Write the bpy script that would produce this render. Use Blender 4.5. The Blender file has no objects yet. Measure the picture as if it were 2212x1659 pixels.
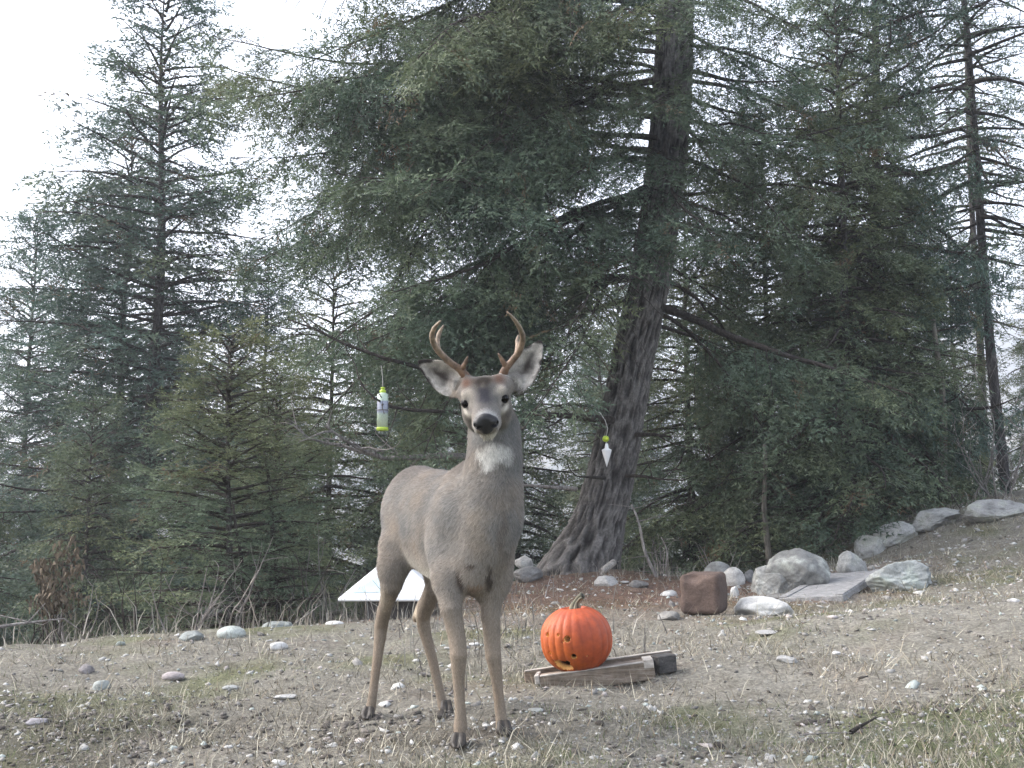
import bpy, math, random
import numpy as np
from mathutils import Vector, Matrix
R = math.radians
sc = bpy.context.scene
# ---------------------------------------------------------------- camera, sky, sun, exposure
FPX, CAMH, PITCH = 1098.0, 0.90, R(5.72)
cam_d = bpy.data.cameras.new('camera'); cam = bpy.data.objects.new('camera', cam_d)
sc.collection.objects.link(cam); sc.camera = cam
cam.location = (0, 0, CAMH); cam.rotation_euler = (R(90) + PITCH, 0, 0)
cam_d.sensor_width = 36; cam_d.lens = 36 * FPX / 1024; cam_d.clip_start = 0.05; cam_d.clip_end = 4000
SUN_EL, SUN_ROT = R(38), R(280)
world = bpy.data.worlds.new('World'); sc.world = world; world.use_nodes = True
wn = world.node_tree; bg = wn.nodes['Background']
sky = wn.nodes.new('ShaderNodeTexSky'); sky.sky_type = 'NISHITA'; sky.sun_disc = False
sky.sun_elevation = SUN_EL; sky.sun_rotation = SUN_ROT; sky.air_density = 1.0; sky.dust_density = 4.0; sky.ozone_density = 1.0
hs = wn.nodes.new('ShaderNodeHueSaturation'); hs.inputs['Saturation'].default_value = 0.50; hs.inputs['Value'].default_value = 1.0
wn.links.new(sky.outputs[0], hs.inputs['Color']); wn.links.new(hs.outputs[0], bg.inputs['Color'])
bg.inputs['Strength'].default_value = 0.15
sun_d = bpy.data.lights.new('sun', 'SUN'); sun_d.energy = 0.6; sun_d.angle = R(30); sun_d.color = (1, .985, .965)
sun = bpy.data.objects.new('sun', sun_d); sc.collection.objects.link(sun)
sd = Vector((math.sin(SUN_ROT) * math.cos(SUN_EL), math.cos(SUN_ROT) * math.cos(SUN_EL), math.sin(SUN_EL)))
sun.rotation_euler = sd.to_track_quat('Z', 'Y').to_euler()
vs = sc.view_settings; vs.view_transform = 'Standard'; vs.look = 'None'; vs.gamma = 1; vs.use_curve_mapping = False; vs.exposure = 2.05
cy = sc.cycles
cy.max_bounces = 6; cy.diffuse_bounces = 3; cy.glossy_bounces = 2; cy.transmission_bounces = 4; cy.volume_bounces = 1; cy.transparent_max_bounces = 6
cy.use_denoising = True
cy.caustics_reflective = False; cy.caustics_refractive = False

# ---------------------------------------------------------------- helpers
def at(px, py, Y):
    cp, sp = math.cos(PITCH), math.sin(PITCH)
    t = Y / (FPX * cp - (384 - py) * sp)
    return np.array([(px - 512) * t, Y, CAMH + t * (FPX * sp + (384 - py) * cp)])
def atd(dx, dy, Y): return at(dx * .46293, dy * .46293, Y)     # from a 2212 px wide view of the photograph
def unit(v):
    v = np.asarray(v, float); return v / (np.linalg.norm(v, axis=-1, keepdims=True) + 1e-12)
def _hash(ix, iy, iz, s):
    h = (ix * 374761393 + iy * 668265263 + iz * 2147483647 + s * 974634777) & 0xFFFFFFFF
    h = ((h ^ (h >> 13)) * 1274126177) & 0xFFFFFFFF
    h = (h ^ (h >> 16)) & 0xFFFFFF
    return h.astype(np.float64) / 0xFFFFFF
def vnoise(p, s=0):
    p = np.asarray(p, float); i = np.floor(p).astype(np.int64); f = p - i; f = f * f * (3 - 2 * f)
    out = 0
    for dx in (0, 1):
        wx = f[..., 0] if dx else 1 - f[..., 0]
        for dy in (0, 1):
            wy = f[..., 1] if dy else 1 - f[..., 1]
            for dz in (0, 1):
                wz = f[..., 2] if dz else 1 - f[..., 2]
                out = out + wx * wy * wz * _hash(i[..., 0] + dx, i[..., 1] + dy, i[..., 2] + dz, s)
    return out * 2 - 1
def fbm(p, o=4, s=0):
    a, t = 1.0, 0
    for k in range(o):
        t = t + a * vnoise(p, s + k); p = np.asarray(p) * 2.03; a *= .5
    return t
def xyz(x, y, z=0): return np.stack([x, y, np.broadcast_to(z, np.shape(x))], -1)

def mesh(name, V, F, mat=None, col=None, smooth=False, mats=None, fmat=None):
    """V (n,3), F (m,3|4) arrays or a list of faces"""
    me = bpy.data.meshes.new(name); V = np.asarray(V, np.float32)
    if isinstance(F, np.ndarray):
        m, k = F.shape
        me.vertices.add(len(V)); me.vertices.foreach_set('co', V.ravel())
        me.loops.add(m * k); me.loops.foreach_set('vertex_index', F.astype(np.int32).ravel())
        me.polygons.add(m); me.polygons.foreach_set('loop_start', np.arange(0, m * k, k, dtype=np.int32))
    else:
        me.from_pydata(V.tolist(), [], [tuple(int(a) for a in f) for f in F])
    if fmat is not None: me.polygons.foreach_set('material_index', np.asarray(fmat, np.int32))
    me.update(calc_edges=True)
    if smooth: me.shade_smooth()
    if col is not None:
        at_ = me.color_attributes.new('tint', 'FLOAT_COLOR', 'POINT')
        c = np.ones((len(V), 4), np.float32); c[:, :3] = col; at_.data.foreach_set('color', c.ravel())
    for x in (mats or ([mat] if mat else [])): me.materials.append(x)
    return me
def link(name, data, parent=None, loc=None, label=None, cat=None, group=None, kind=None):
    o = bpy.data.objects.new(name, data); sc.collection.objects.link(o)
    if parent is not None: o.parent = parent
    if loc is not None: o.location = loc
    for k, v in (('label', label), ('category', cat), ('group', group), ('kind', kind)):
        if v: o[k] = v
    return o
def empty(name, loc, label, cat, group=None):
    return link(name, None, None, loc, label, cat, group)
def obj(name, V, F, mat, parent=None, origin=None, **kw):
    """mesh in world coordinates; the object's origin goes to `origin` (world) or the parent's"""
    tag = {k: kw.pop(k) for k in ('label', 'cat', 'group', 'kind') if k in kw}
    V = np.asarray(V, float)
    po = np.array(parent.location) if parent is not None else np.zeros(3)
    if parent is not None and parent.parent is not None: po = po + np.array(parent.parent.location)
    o = np.array(origin if origin is not None else po, float)
    me = mesh(name, V - o, F, mat, **kw)
    return link(name, me, parent, tuple(o - po), tag.get('label'), tag.get('cat'), tag.get('group'), tag.get('kind'))

def tube(path, rad, n=10, cap=True):
    P = np.asarray(path, float); rad = np.broadcast_to(rad, (len(P),)); V = []; F = []
    T = unit(np.gradient(P, axis=0)); ref = np.array([0, 0, 1.]) if abs(T[0, 2]) < .8 else np.array([1., 0, 0])
    u = unit(np.cross(ref, T[0]))
    for i in range(len(P)):
        u = unit(u - T[i] * np.dot(u, T[i])); w = np.cross(T[i], u)
        a = np.arange(n) * 2 * np.pi / n
        V.append(P[i] + rad[i] * (np.cos(a)[:, None] * u + np.sin(a)[:, None] * w))
    V = np.concatenate(V)
    for i in range(len(P) - 1):
        for j in range(n):
            F.append((i * n + j, i * n + (j + 1) % n, (i + 1) * n + (j + 1) % n, (i + 1) * n + j))
    if cap: F.append(tuple(range(n))[::-1]); F.append(tuple((len(P) - 1) * n + j for j in range(n)))
    return V, F
def join(*parts):
    V = []; F = []; o = 0
    for v, f in parts:
        V.append(np.asarray(v, float)); F += [tuple(int(a) + o for a in q) for q in f]; o += len(v)
    return np.concatenate(V), F
def segs(A, B, ra, rb, n=3):
    """many tapered prisms at once -> V, F(quads)"""
    A = np.asarray(A, float); B = np.asarray(B, float); m = len(A)
    T = unit(B - A); ref = np.where(np.abs(T[:, 2:3]) < .8, [[0, 0, 1.]], [[1., 0, 0]])
    u = unit(np.cross(ref, T)); w = np.cross(T, u); a = np.arange(n) * 2 * np.pi / n
    circ = np.cos(a)[None, :, None] * u[:, None] + np.sin(a)[None, :, None] * w[:, None]
    ra = np.broadcast_to(ra, (m,)); rb = np.broadcast_to(rb, (m,))
    V = np.concatenate([A[:, None] + circ * ra[:, None, None], B[:, None] + circ * rb[:, None, None]], 1).reshape(-1, 3)
    b = np.arange(m)[:, None] * 2 * n; j = np.arange(n)[None]; k = (j + 1) % n
    F = np.stack([b + j, b + k, b + n + k, b + n + j], -1).reshape(-1, 4)
    return V, F

def nets(F, org, h):
    """surface nets on a signed distance grid -> V, quads"""
    nx, ny, nz = F.shape
    S = F < 0
    c = np.zeros((nx - 1, ny - 1, nz - 1), np.int8)
    for i in (0, 1):
        for j in (0, 1):
            for k in (0, 1): c += S[i:nx - 1 + i, j:ny - 1 + j, k:nz - 1 + k]
    ia, ja, ka = np.nonzero((c > 0) & (c < 8))
    n = len(ia); acc = np.zeros((n, 3)); cnt = np.zeros(n)
    corner = [(0,0,0),(1,0,0),(0,1,0),(1,1,0),(0,0,1),(1,0,1),(0,1,1),(1,1,1)]
    val = [F[ia + a, ja + b, ka + d].astype(float) for a, b, d in corner]
    for a, b in ((0,1),(2,3),(4,5),(6,7),(0,2),(1,3),(4,6),(5,7),(0,4),(1,5),(2,6),(3,7)):
        m = (val[a] < 0) != (val[b] < 0); t = np.zeros(n); t[m] = val[a][m] / (val[a][m] - val[b][m])
        pa = np.array(corner[a], float); pb = np.array(corner[b], float)
        acc[m] += pa + t[m, None] * (pb - pa); cnt[m] += 1
    V = (np.stack([ia, ja, ka], 1) + acc / cnt[:, None]) * h + org
    idx = np.full((nx - 1, ny - 1, nz - 1), -1, np.int32); idx[ia, ja, ka] = np.arange(n)
    Q = []
    for ax in range(3):
        sl0 = [slice(None)] * 3; sl1 = [slice(None)] * 3; sl0[ax] = slice(0, -1); sl1[ax] = slice(1, None)
        X = S[tuple(sl0)] != S[tuple(sl1)]; e = np.array(np.nonzero(X)).T
        o1, o2 = [(1, 2), (2, 0), (0, 1)][ax]
        e = e[(e[:, o1] > 0) & (e[:, o2] > 0) & (e[:, o1] < F.shape[o1] - 1) & (e[:, o2] < F.shape[o2] - 1)]
        d1 = np.zeros(3, int); d1[o1] = 1; d2 = np.zeros(3, int); d2[o2] = 1
        q = np.stack([idx[tuple((e - d1 - d2).T)], idx[tuple((e - d2).T)], idx[tuple(e.T)], idx[tuple((e - d1).T)]], 1)
        ins = S[tuple(e.T)]; q[~ins] = q[~ins][:, ::-1]; Q.append(q)
    Q = np.concatenate(Q); Q = Q[(Q >= 0).all(1)]
    return V, Q
class SDF:
    def __init__(s, lo, hi, h):
        s.lo = np.array(lo, float); s.h = h; s.n = np.ceil((np.array(hi) - s.lo) / h).astype(int) + 1
        s.F = np.full(tuple(s.n), 1.0, np.float32)
    def box(s, lo, hi):
        a = np.clip(np.floor((np.array(lo) - s.lo) / s.h).astype(int), 0, s.n); b = np.clip(np.ceil((np.array(hi) - s.lo) / s.h).astype(int) + 1, 0, s.n)
        sl = tuple(slice(i, j) for i, j in zip(a, b))
        ax = [np.arange(i, j) * s.h + o for i, j, o in zip(a, b, s.lo)]
        return sl, np.stack(np.meshgrid(*ax, indexing='ij'), -1)
    def add(s, sl, d, k, sub=False):
        f = s.F[sl]; d = d.astype(np.float32)
        if sub:
            d = -d; hh = np.clip(.5 + .5 * (d - f) / k, 0, 1); s.F[sl] = f * (1 - hh) + d * hh + k * hh * (1 - hh)
        else:
            hh = np.clip(.5 + .5 * (f - d) / k, 0, 1); s.F[sl] = f * (1 - hh) + d * hh - k * hh * (1 - hh)
    def cone(s, a, b, r1, r2, k=.02, sub=False):
        a = np.array(a, float); b = np.array(b, float); r = max(r1, r2) + k * 1.5 + 3 * s.h
        sl, P = s.box(np.minimum(a, b) - r, np.maximum(a, b) + r)
        if not P.size: return
        ab = b - a; t = np.clip(((P - a) @ ab) / (ab @ ab + 1e-9), 0, 1)
        d = np.linalg.norm(P - a - t[..., None] * ab, axis=-1) - (r1 + (r2 - r1) * t); s.add(sl, d, k, sub)
    def chain(s, pts, k=.02):
        for (a, ra), (b, rb) in zip(pts[:-1], pts[1:]): s.cone(a, b, ra, rb, k)
    def ell(s, c, rad, M=None, k=.03, sub=False):
        c = np.array(c, float); rad = np.array(rad, float); M = np.eye(3) if M is None else np.array(M)   # rows = axes
        ext = np.sqrt(((M * rad[:, None]) ** 2).sum(0)) + k * 1.5 + 3 * s.h
        sl, P = s.box(c - ext, c + ext)
        if not P.size: return
        q = (P - c) @ M.T; k0 = np.linalg.norm(q / rad, axis=-1); k1 = np.linalg.norm(q / rad ** 2, axis=-1) + 1e-9
        s.add(sl, k0 * (k0 - 1) / k1, k, sub)
    def mesh(s): return nets(s.F, s.lo, s.h)
def vnormals(V, Q):
    n = np.zeros_like(V); fn = np.cross(V[Q[:, 2]] - V[Q[:, 0]], V[Q[:, 3]] - V[Q[:, 1]])
    for k in range(4): np.add.at(n, Q[:, k], fn)
    return unit(n)
def relax(V, Q, it=2, lam=.5):
    for _ in range(it):
        s = np.zeros_like(V); c = np.zeros(len(V))
        for k in range(4):
            for d in (1, 3):
                np.add.at(s, Q[:, k], V[Q[:, (k + d) % 4]]); np.add.at(c, Q[:, k], 1)
        V = V + lam * (s / c[:, None] - V)
    return V

# ---------------------------------------------------------------- materials
def mat(name, build):
    m = bpy.data.materials.new(name); m.use_nodes = True; nt = m.node_tree
    b = nt.nodes['Principled BSDF']; b.inputs['Roughness'].default_value = .9; b.inputs['Specular IOR Level'].default_value = .3
    build(nt, b); return m
def noise(nt, scale, detail=4, rough=.6, vec=None):
    n = nt.nodes.new('ShaderNodeTexNoise'); n.inputs['Scale'].default_value = scale; n.inputs['Detail'].default_value = detail; n.inputs['Roughness'].default_value = rough
    if vec is not None: nt.links.new(vec, n.inputs['Vector'])
    return n
def ramp(nt, fac, stops):
    r = nt.nodes.new('ShaderNodeValToRGB'); e = r.color_ramp.elements
    while len(e) < len(stops): e.new(.5)
    for i, (p, c) in enumerate(stops): e[i].position = p; e[i].color = (*c, 1)
    nt.links.new(fac, r.inputs[0]); return r
def mul(nt, a, b, kind='MULTIPLY', fac=1.0):
    m = nt.nodes.new('ShaderNodeMix'); m.data_type = 'RGBA'; m.blend_type = kind; m.inputs[0].default_value = fac
    for s, v in ((m.inputs[6], a), (m.inputs[7], b)):
        if hasattr(v, 'links'): nt.links.new(v, s)
        else: s.default_value = (*v, 1)
    return m.outputs[2]
def coord(nt, kind='Object', scale=None):
    t = nt.nodes.new('ShaderNodeTexCoord'); o = t.outputs[kind]
    if scale:
        mp = nt.nodes.new('ShaderNodeMapping'); mp.inputs['Scale'].default_value = scale; nt.links.new(o, mp.inputs['Vector']); o = mp.outputs[0]
    return o
def bump(nt, b, h, dist, strength=1.0):
    n = nt.nodes.new('ShaderNodeBump'); n.inputs['Distance'].default_value = dist; n.inputs['Strength'].default_value = strength
    nt.links.new(h, n.inputs['Height']); nt.links.new(n.outputs[0], b.inputs['Normal'])
def attr(nt):
    a = nt.nodes.new('ShaderNodeAttribute'); a.attribute_name = 'tint'; return a.outputs['Color']
def simple(name, c1, c2, scale=20, bd=.004, rough=.9, stretch=None, spec=.3, detail=5):
    def f(nt, b):
        v = coord(nt, 'Object', stretch); n = noise(nt, scale, detail, .65, v)
        r = ramp(nt, n.outputs['Fac'], [(.3, c1), (.7, c2)]); nt.links.new(r.outputs[0], b.inputs['Base Color'])
        b.inputs['Roughness'].default_value = rough; b.inputs['Specular IOR Level'].default_value = spec
        if bd: bump(nt, b, n.outputs['Fac'], bd)
    return mat(name, f)
def f_tint(scale=60, lo=.75, hi=1.25, bd=0, rough=.9, sub=None):
    def f(nt, b):
        n = noise(nt, scale, 4, .7, coord(nt)); r = ramp(nt, n.outputs['Fac'], [(.25, (lo,) * 3), (.75, (hi,) * 3)])
        nt.links.new(mul(nt, attr(nt), r.outputs[0]), b.inputs['Base Color']); b.inputs['Roughness'].default_value = rough
        if bd: bump(nt, b, n.outputs['Fac'], bd)
    return f
def _leaf(nt, b):
    a = attr(nt); nt.links.new(a, b.inputs['Base Color']); b.inputs['Roughness'].default_value = .65; b.inputs['Specular IOR Level'].default_value = .35
    tr = nt.nodes.new('ShaderNodeBsdfTranslucent'); mx = nt.nodes.new('ShaderNodeMixShader'); mx.inputs[0].default_value = .25
    nt.links.new(a, tr.inputs[0]); nt.links.new(b.outputs[0], mx.inputs[1]); nt.links.new(tr.outputs[0], mx.inputs[2])
    nt.links.new(mx.outputs[0], nt.nodes['Material Output'].inputs[0])
M = {}
M['leaf'] = mat('needles', _leaf)
M['blade'] = mat('dry blades', f_tint(40))
M['stone'] = mat('stones', f_tint(90, .7, 1.3, .002))
def _ground(nt, b):
    v = coord(nt); n1 = noise(nt, 55, 6, .75, v); n2 = noise(nt, 9, 5, .7, v)
    r = ramp(nt, n1.outputs['Fac'], [(.3, (.45,) * 3), (.5, (.95,) * 3), (.68, (1.7,) * 3)])
    r2 = ramp(nt, n2.outputs['Fac'], [(.35, (.75, .73, .7)), (.65, (1.2, 1.2, 1.2))])
    nt.links.new(mul(nt, mul(nt, attr(nt), r.outputs[0]), r2.outputs[0]), b.inputs['Base Color'])
    b.inputs['Roughness'].default_value = .95; bump(nt, b, n1.outputs['Fac'], .02, .9)
M['ground'] = mat('stony soil', _ground)
def _hill(nt, b):
    v = coord(nt); n = noise(nt, .05, 8, .75, v); n2 = noise(nt, .012, 4, .6, v)
    r = ramp(nt, n.outputs['Fac'], [(.42, (.03, .045, .035)), (.58, (.10, .10, .075))])
    r2 = ramp(nt, n2.outputs['Fac'], [(.45, (.7, .7, .7)), (.65, (1.9, 1.6, 1.3))])
    nt.links.new(mul(nt, r.outputs[0], r2.outputs[0]), b.inputs['Base Color'])
M['hill'] = mat('wooded hillside', _hill)
def _bark(lo, mid, hi):
    def f(nt, b):
        v = coord(nt, 'Object', (1, 1, .28)); n = noise(nt, 28, 7, .75, v); m2 = noise(nt, 2.2, 3, .5, coord(nt))
        r = ramp(nt, n.outputs['Fac'], [(.32, lo), (.52, mid), (.72, hi)])
        r2 = ramp(nt, m2.outputs['Fac'], [(.35, (.8, .8, .82)), (.7, (1.2, 1.15, 1.1))])
        nt.links.new(mul(nt, r.outputs[0], r2.outputs[0]), b.inputs['Base Color']); b.inputs['Roughness'].default_value = .95
        bump(nt, b, n.outputs['Fac'], .03)
    return f
M['bark'] = mat('furrowed bark', _bark((.014, .012, .012), (.072, .066, .064), (.21, .20, .195)))
M['twig'] = mat('dark branch bark', _bark((.02, .017, .015), (.055, .046, .04), (.12, .105, .09)))
M['dead'] = mat('grey dead wood', _bark((.11, .10, .095), (.28, .26, .245), (.55, .53, .50)))
M['pale_bark'] = mat('pale smooth bark', _bark((.08, .07, .06), (.18, .165, .14), (.34, .32, .28)))

# ---------------------------------------------------------------- ground
GP = [(-1.5,3,-.03),(0,3,0),(1.5,3,.13),(3,3,.25),(-3,3,-.08),(-.5,4,0),(-.1,3.78,.038),(-2,4.5,-.03),(0,1,0),(-3,0,-.1),(3,0,.3),(-6,0,-.2),(6,0,.5),
 (-3.3,7,-.07),(-2.2,7.5,-.05),(-1.25,8,-.02),(-.6,8.6,-.03),(-.45,9.6,.0),(.3,5.2,.05),(.74,11.6,.11),(1.27,7.2,.13),(2.07,9.1,.12),(2.2,8.4,.12),(3.1,9.4,.27),(3.6,9,.3),
 (3.4,11,.2),(3.85,11.6,.48),(4.6,12,.72),(5.7,12,.88),(3.0,6.5,.27),(2.2,4.6,.2),(5,7,.5),(5.5,9.5,.66),(7.5,11,1.0),(9,8,.9),(9,14,1.15),(7,14,.95),(5,14.5,.6),
 (-4.5,6,-.12),(-6,6,-.2),(-9,6,-.5),(-4.3,8.5,-.6),(-3,9.5,-.55),(-1.8,10.5,-.5),(-6,9.5,-1.3),(-4,12,-1.9),(-1.5,13,-1.1),(.5,13.6,-.25),(2.4,12.4,-.1),(3,14,-.45),(0,16,-1.5),(3,18,-1.7),(6,18,0),
 (-8,16,-3.6),(-3,18,-3.0),(-10,24,-5.5),(0,24,-3.9),(6,24,-1.9),(12,20,.8),(12,28,-.6),(0,34,-6.2),(-16,34,-8),(16,38,-2.6),(-16,14,-3.3),(16,10,1.8),(0,44,-8.5),(-22,44,-11),(24,44,-3)]
_G = np.array(GP, float)
def _k(a, b, c, d):
    r2 = (a - c) ** 2 + (b - d) ** 2; return .5 * r2 * np.log(r2 + 1e-9)
_n = len(_G); _A = np.zeros((_n + 3, _n + 3)); _A[:_n, :_n] = _k(_G[:, None, 0], _G[:, None, 1], _G[None, :, 0], _G[None, :, 1]) + np.eye(_n) * .02
_A[:_n, _n] = 1; _A[:_n, _n + 1:] = _G[:, :2]; _A[_n, :_n] = 1; _A[_n + 1:, :_n] = _G[:, :2].T
_W = np.linalg.solve(_A, np.concatenate([_G[:, 2], np.zeros(3)]))
def far_h(X, Y):
    v = -9 - (Y - 45) * .03
    ridge = 52 + 52 * np.clip(X / 330, -1.2, 1.6) + 9 * vnoise(xyz(X / 60, Y * 0 + 2, 0), 5) + 4 * vnoise(xyz(X / 17, Y * 0 + 2, 0), 6)
    t = np.clip((Y - 170) / 530, 0, 1); t = t * t * (3 - 2 * t)
    return v + (ridge - v) * t + 7 * fbm(xyz(X / 70, Y / 70, 0), 3, 8) * t
def gh(X, Y, rough=True):
    X = np.asarray(X, float); Y = np.asarray(Y, float); s = X.shape; x = X.ravel(); y = Y.ravel(); z = np.empty(len(x))
    xc = np.clip(x, -26, 26); yc = np.clip(y, 0, 46)
    for i in range(0, len(x), 20000):
        a = xc[i:i+20000]; b = yc[i:i+20000]
        z[i:i+20000] = _k(a[:, None], b[:, None], _G[None, :, 0], _G[None, :, 1]) @ _W[:_n] + _W[_n] + a * _W[_n + 1] + b * _W[_n + 2]
    if rough:
        z = z + .035 * vnoise(xyz(x / .9, y / .9), 1) + .018 * vnoise(xyz(x / .25, y / .25), 2) + .011 * vnoise(xyz(x / .09, y / .09), 3) + .005 * vnoise(xyz(x / .04, y / .04), 4)
    t = np.clip((y - 34) / 30, 0, 1); t = t * t * (3 - 2 * t)
    z = z * (1 - t) + far_h(x, y) * t
    return z.reshape(s)
def gz(x, y): return float(gh(np.array([x]), np.array([y]))[0])
def grid_fan(ys, half, nc):
    u = np.linspace(-1, 1, nc); Y = np.repeat(ys[:, None], nc, 1); X = half[:, None] * u[None]
    i = np.arange(len(ys) - 1)[:, None] * nc; j = np.arange(nc - 1)[None]
    F = np.stack([i + j, i + j + 1, i + nc + j + 1, i + nc + j], -1).reshape(-1, 4)
    return X, Y, F
ys = np.concatenate([np.linspace(-30, 0, 8), [.6, 1.1], np.geomspace(1.4, 14, 330), np.geomspace(14.3, 66, 50)])
X, Y, F = grid_fan(ys, 3 + .85 * np.abs(ys) + np.clip(-ys, 0, 30), 260)
Z = gh(X, Y)
def ghit(px, py, Ymin=2.0, Ymax=15.0):
    """distance at which the view ray through a picture point meets the ground"""
    Ys = np.geomspace(Ymin, Ymax, 240); d = at(px, py, 1.0) - [0, 0, CAMH]; g = gh(d[0] * Ys, Ys, False); m = CAMH + d[2] * Ys < g
    return float(Ys[np.argmax(m)]) if m.any() else None
def ground_tint(x, y):
    g = np.array([.190, .178, .150]); c = np.broadcast_to(g, x.shape + (3,)).copy()
    def mixin(c, col, w): return c * (1 - w[..., None]) + np.array(col) * w[..., None]
    n1 = fbm(xyz(x / .8, y / .8), 4, 11); n2 = fbm(xyz(x / .35, y / .35), 3, 17); n3 = fbm(xyz(x / 1.7, y / 1.7), 3, 23)
    c = mixin(c, (.25, .238, .205), np.clip(n3, 0, 1) * .8)
    c = mixin(c, (.105, .118, .048), np.clip((n1 + .1) * 1.5 + .25 * (x < -.8), 0, 1) * np.clip((n2 + .6), 0, 1) * .75)       # moss
    c = mixin(c, (.07, .10, .035), np.clip((x - 1.0 + (3.4 - y)) * .9 + n1 * .5, 0, 1) * (y < 5) * .6)
    lit = np.exp(-(((x - .9) / 2.0) ** 2 + ((y - 9.6) / 2.3) ** 2) ** 1.5)
    c = mixin(c, (.125, .062, .042), np.clip(lit * 1.2 + n2 * .3 - .1, 0, 1) * .75)                          # red-brown needle litter
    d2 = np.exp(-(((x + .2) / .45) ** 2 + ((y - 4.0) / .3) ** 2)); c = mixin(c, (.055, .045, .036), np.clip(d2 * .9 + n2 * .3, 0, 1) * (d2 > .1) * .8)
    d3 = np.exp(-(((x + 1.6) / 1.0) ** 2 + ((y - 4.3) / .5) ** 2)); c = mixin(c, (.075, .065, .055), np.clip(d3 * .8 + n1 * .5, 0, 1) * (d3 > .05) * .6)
    far = np.clip((y - 12) / 6, 0, 1); c = mixin(c, (.07, .065, .045), far * .8)
    return c
g_me = mesh('ground', np.stack([X, Y, Z], -1).reshape(-1, 3), F, M['ground'], ground_tint(X, Y).reshape(-1, 3), smooth=True)
link('ground', g_me, kind='structure')
ys2 = np.concatenate([[64], np.geomspace(67, 900, 90)]); X2, Y2, F2 = grid_fan(ys2, 60 + .85 * ys2, 160)
link('hill', mesh('hill', np.stack([X2, Y2, gh(X2, Y2) - .05 * (Y2 < 66)], -1).reshape(-1, 3), F2, M['hill'], smooth=True), kind='structure')
# thin autumn air between the trees and the far side of the valley
hz = mat('thin air', lambda nt, b: None); nt = hz.node_tree; nt.nodes.remove(nt.nodes['Principled BSDF'])
pv = nt.nodes.new('ShaderNodeVolumePrincipled'); pv.inputs['Color'].default_value = (.86, .9, 1, 1); pv.inputs['Density'].default_value = .0016
pv.inputs['Anisotropy'].default_value = .2
nt.links.new(pv.outputs[0], nt.nodes['Material Output'].inputs['Volume'])
hb = [(x, y, z) for x in (-860, 860) for y in (-40, 930) for z in (-70, 165)]
link('haze', mesh('haze', hb, [(0,1,3,2),(4,6,7,5),(0,4,5,1),(2,3,7,6),(0,2,6,4),(1,5,7,3)], hz), kind='stuff')
# ---------------------------------------------------------------- the buck
rng = np.random.default_rng(7)
DF = np.array([.46, -.888, 0]); DL = np.array([.888, .46, 0]); DO = np.array([-.38, 4.45, 0.]); UZ = np.array([0, 0, 1.])
def D(s, l, z): return DO + DF * s + DL * l + UZ * z
DM = np.stack([DF, DL, UZ])
deer = empty('deer', (-.2, 4.15, 0), 'young antlered buck standing on the gravelly ground, staring at the camera', 'deer')
def z2(x, y, Y): return at((820 + x / 2.458) * .4, (1360 + y / 2.458) * .4, Y)
def z1(x, y, Y): return at((900 + x / 2.369) * .4, (740 + y / 2.369) * .4, Y)
EYE = at(484.9, 400, 3.68)
cf, sf = math.cos(R(27)), math.sin(R(27)); ro = R(7.8)
Hf0 = np.array([.03, -cf, -sf]); Hf0 = Hf0 / np.linalg.norm(Hf0)
Hr = np.array([math.cos(ro), 0, math.sin(ro)]); Hr = unit(Hr - Hf0 * (Hr @ Hf0)); Hu = np.cross(Hr, Hf0) * -1
if Hu[2] < 0: Hu = -Hu
HM = np.stack([Hr, Hf0, Hu])
def H(r, f, u): return EYE + Hr * r + Hf0 * f + Hu * u
S = SDF((-.72, 3.42, -.07), (.16, 4.82, 1.44), .005)
# trunk of the body
S.ell(D(.40, -.01, .772), (.36, .142, .214), DM, .05)
S.ell(D(.59, -.035, .765), (.18, .112, .21), DM, .06)
S.ell(D(.18, .0, .790), (.27, .128, .205), DM, .04)
S.ell(D(-.01, .01, .835), (.19, .134, .178), DM, .05)
S.ell(D(.58, 0, .93), (.13, .06, .075), DM, .06)
S.ell(D(.73, -.03, .80), (.08, .09, .15), DM, .05)
for l in (-1, 1):
    S.ell(D(-.01, .07 * l + .01, .78), (.13, .06, .14), DM, .05)
    S.ell(D(.56, .078 * l - .035, .76), (.10, .046, .15), DM, .05)          # shoulder
S.cone(D(-.17, 0, .90), D(-.235, 0, .80), .03, .03, .03); S.cone(D(-.235, 0, .80), D(-.225, 0, .66), .032, .02, .02)   # tail
# neck
nb = z1(782, 1290, 3.84); n1_ = z1(793, 1130, 3.83); n2_ = z1(797, 960, 3.84); n3_ = z1(795, 800, 3.87); n4_ = z1(775, 640, 3.83)
S.chain([(D(.62, -.05, .84), .105), (nb, .092), (n1_, .086), (n2_, .084), (n3_, .080), (n4_, .066)], .05)
S.cone(D(.50, 0, .93), n2_ + np.array([0, .04, 0]), .07, .06, .06)
# head
S.ell(H(0, -.065, -.012), (.078, .092, .066), HM, .03)
S.ell(H(0, -.02, .0), (.060, .06, .045), HM, .03)
S.cone(H(0, -.01, -.028), H(0, .09, -.026), .054, .042, .025)
S.cone(H(0, .09, -.026), H(0, .118, -.022), .044, .038, .02)
S.ell(H(0, .03, .004), (.034, .07, .022), HM, .02)
for l in (-1, 1):
    S.ell(H(.046 * l, -.045, -.052), (.036, .065, .045), HM, .03)
    S.ell(H(.046 * l, -.060, -.082), (.034, .058, .045), HM, .03)
    S.ell(H(.058 * l, -.018, .022), (.022, .03, .014), HM, .015)           # brow
    S.ell(H(.050 * l, .006, -.026), (.018, .04, .018), HM, .02)
    S.ell(H(.022 * l, .118, -.040), (.026, .034, .022), HM, .015)          # upper lip
S.cone(H(0, -.03, -.080), H(0, .105, -.062), .036, .024, .02)
S.ell(H(0, .112, -.076), (.028, .022, .018), HM, .012)
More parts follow.
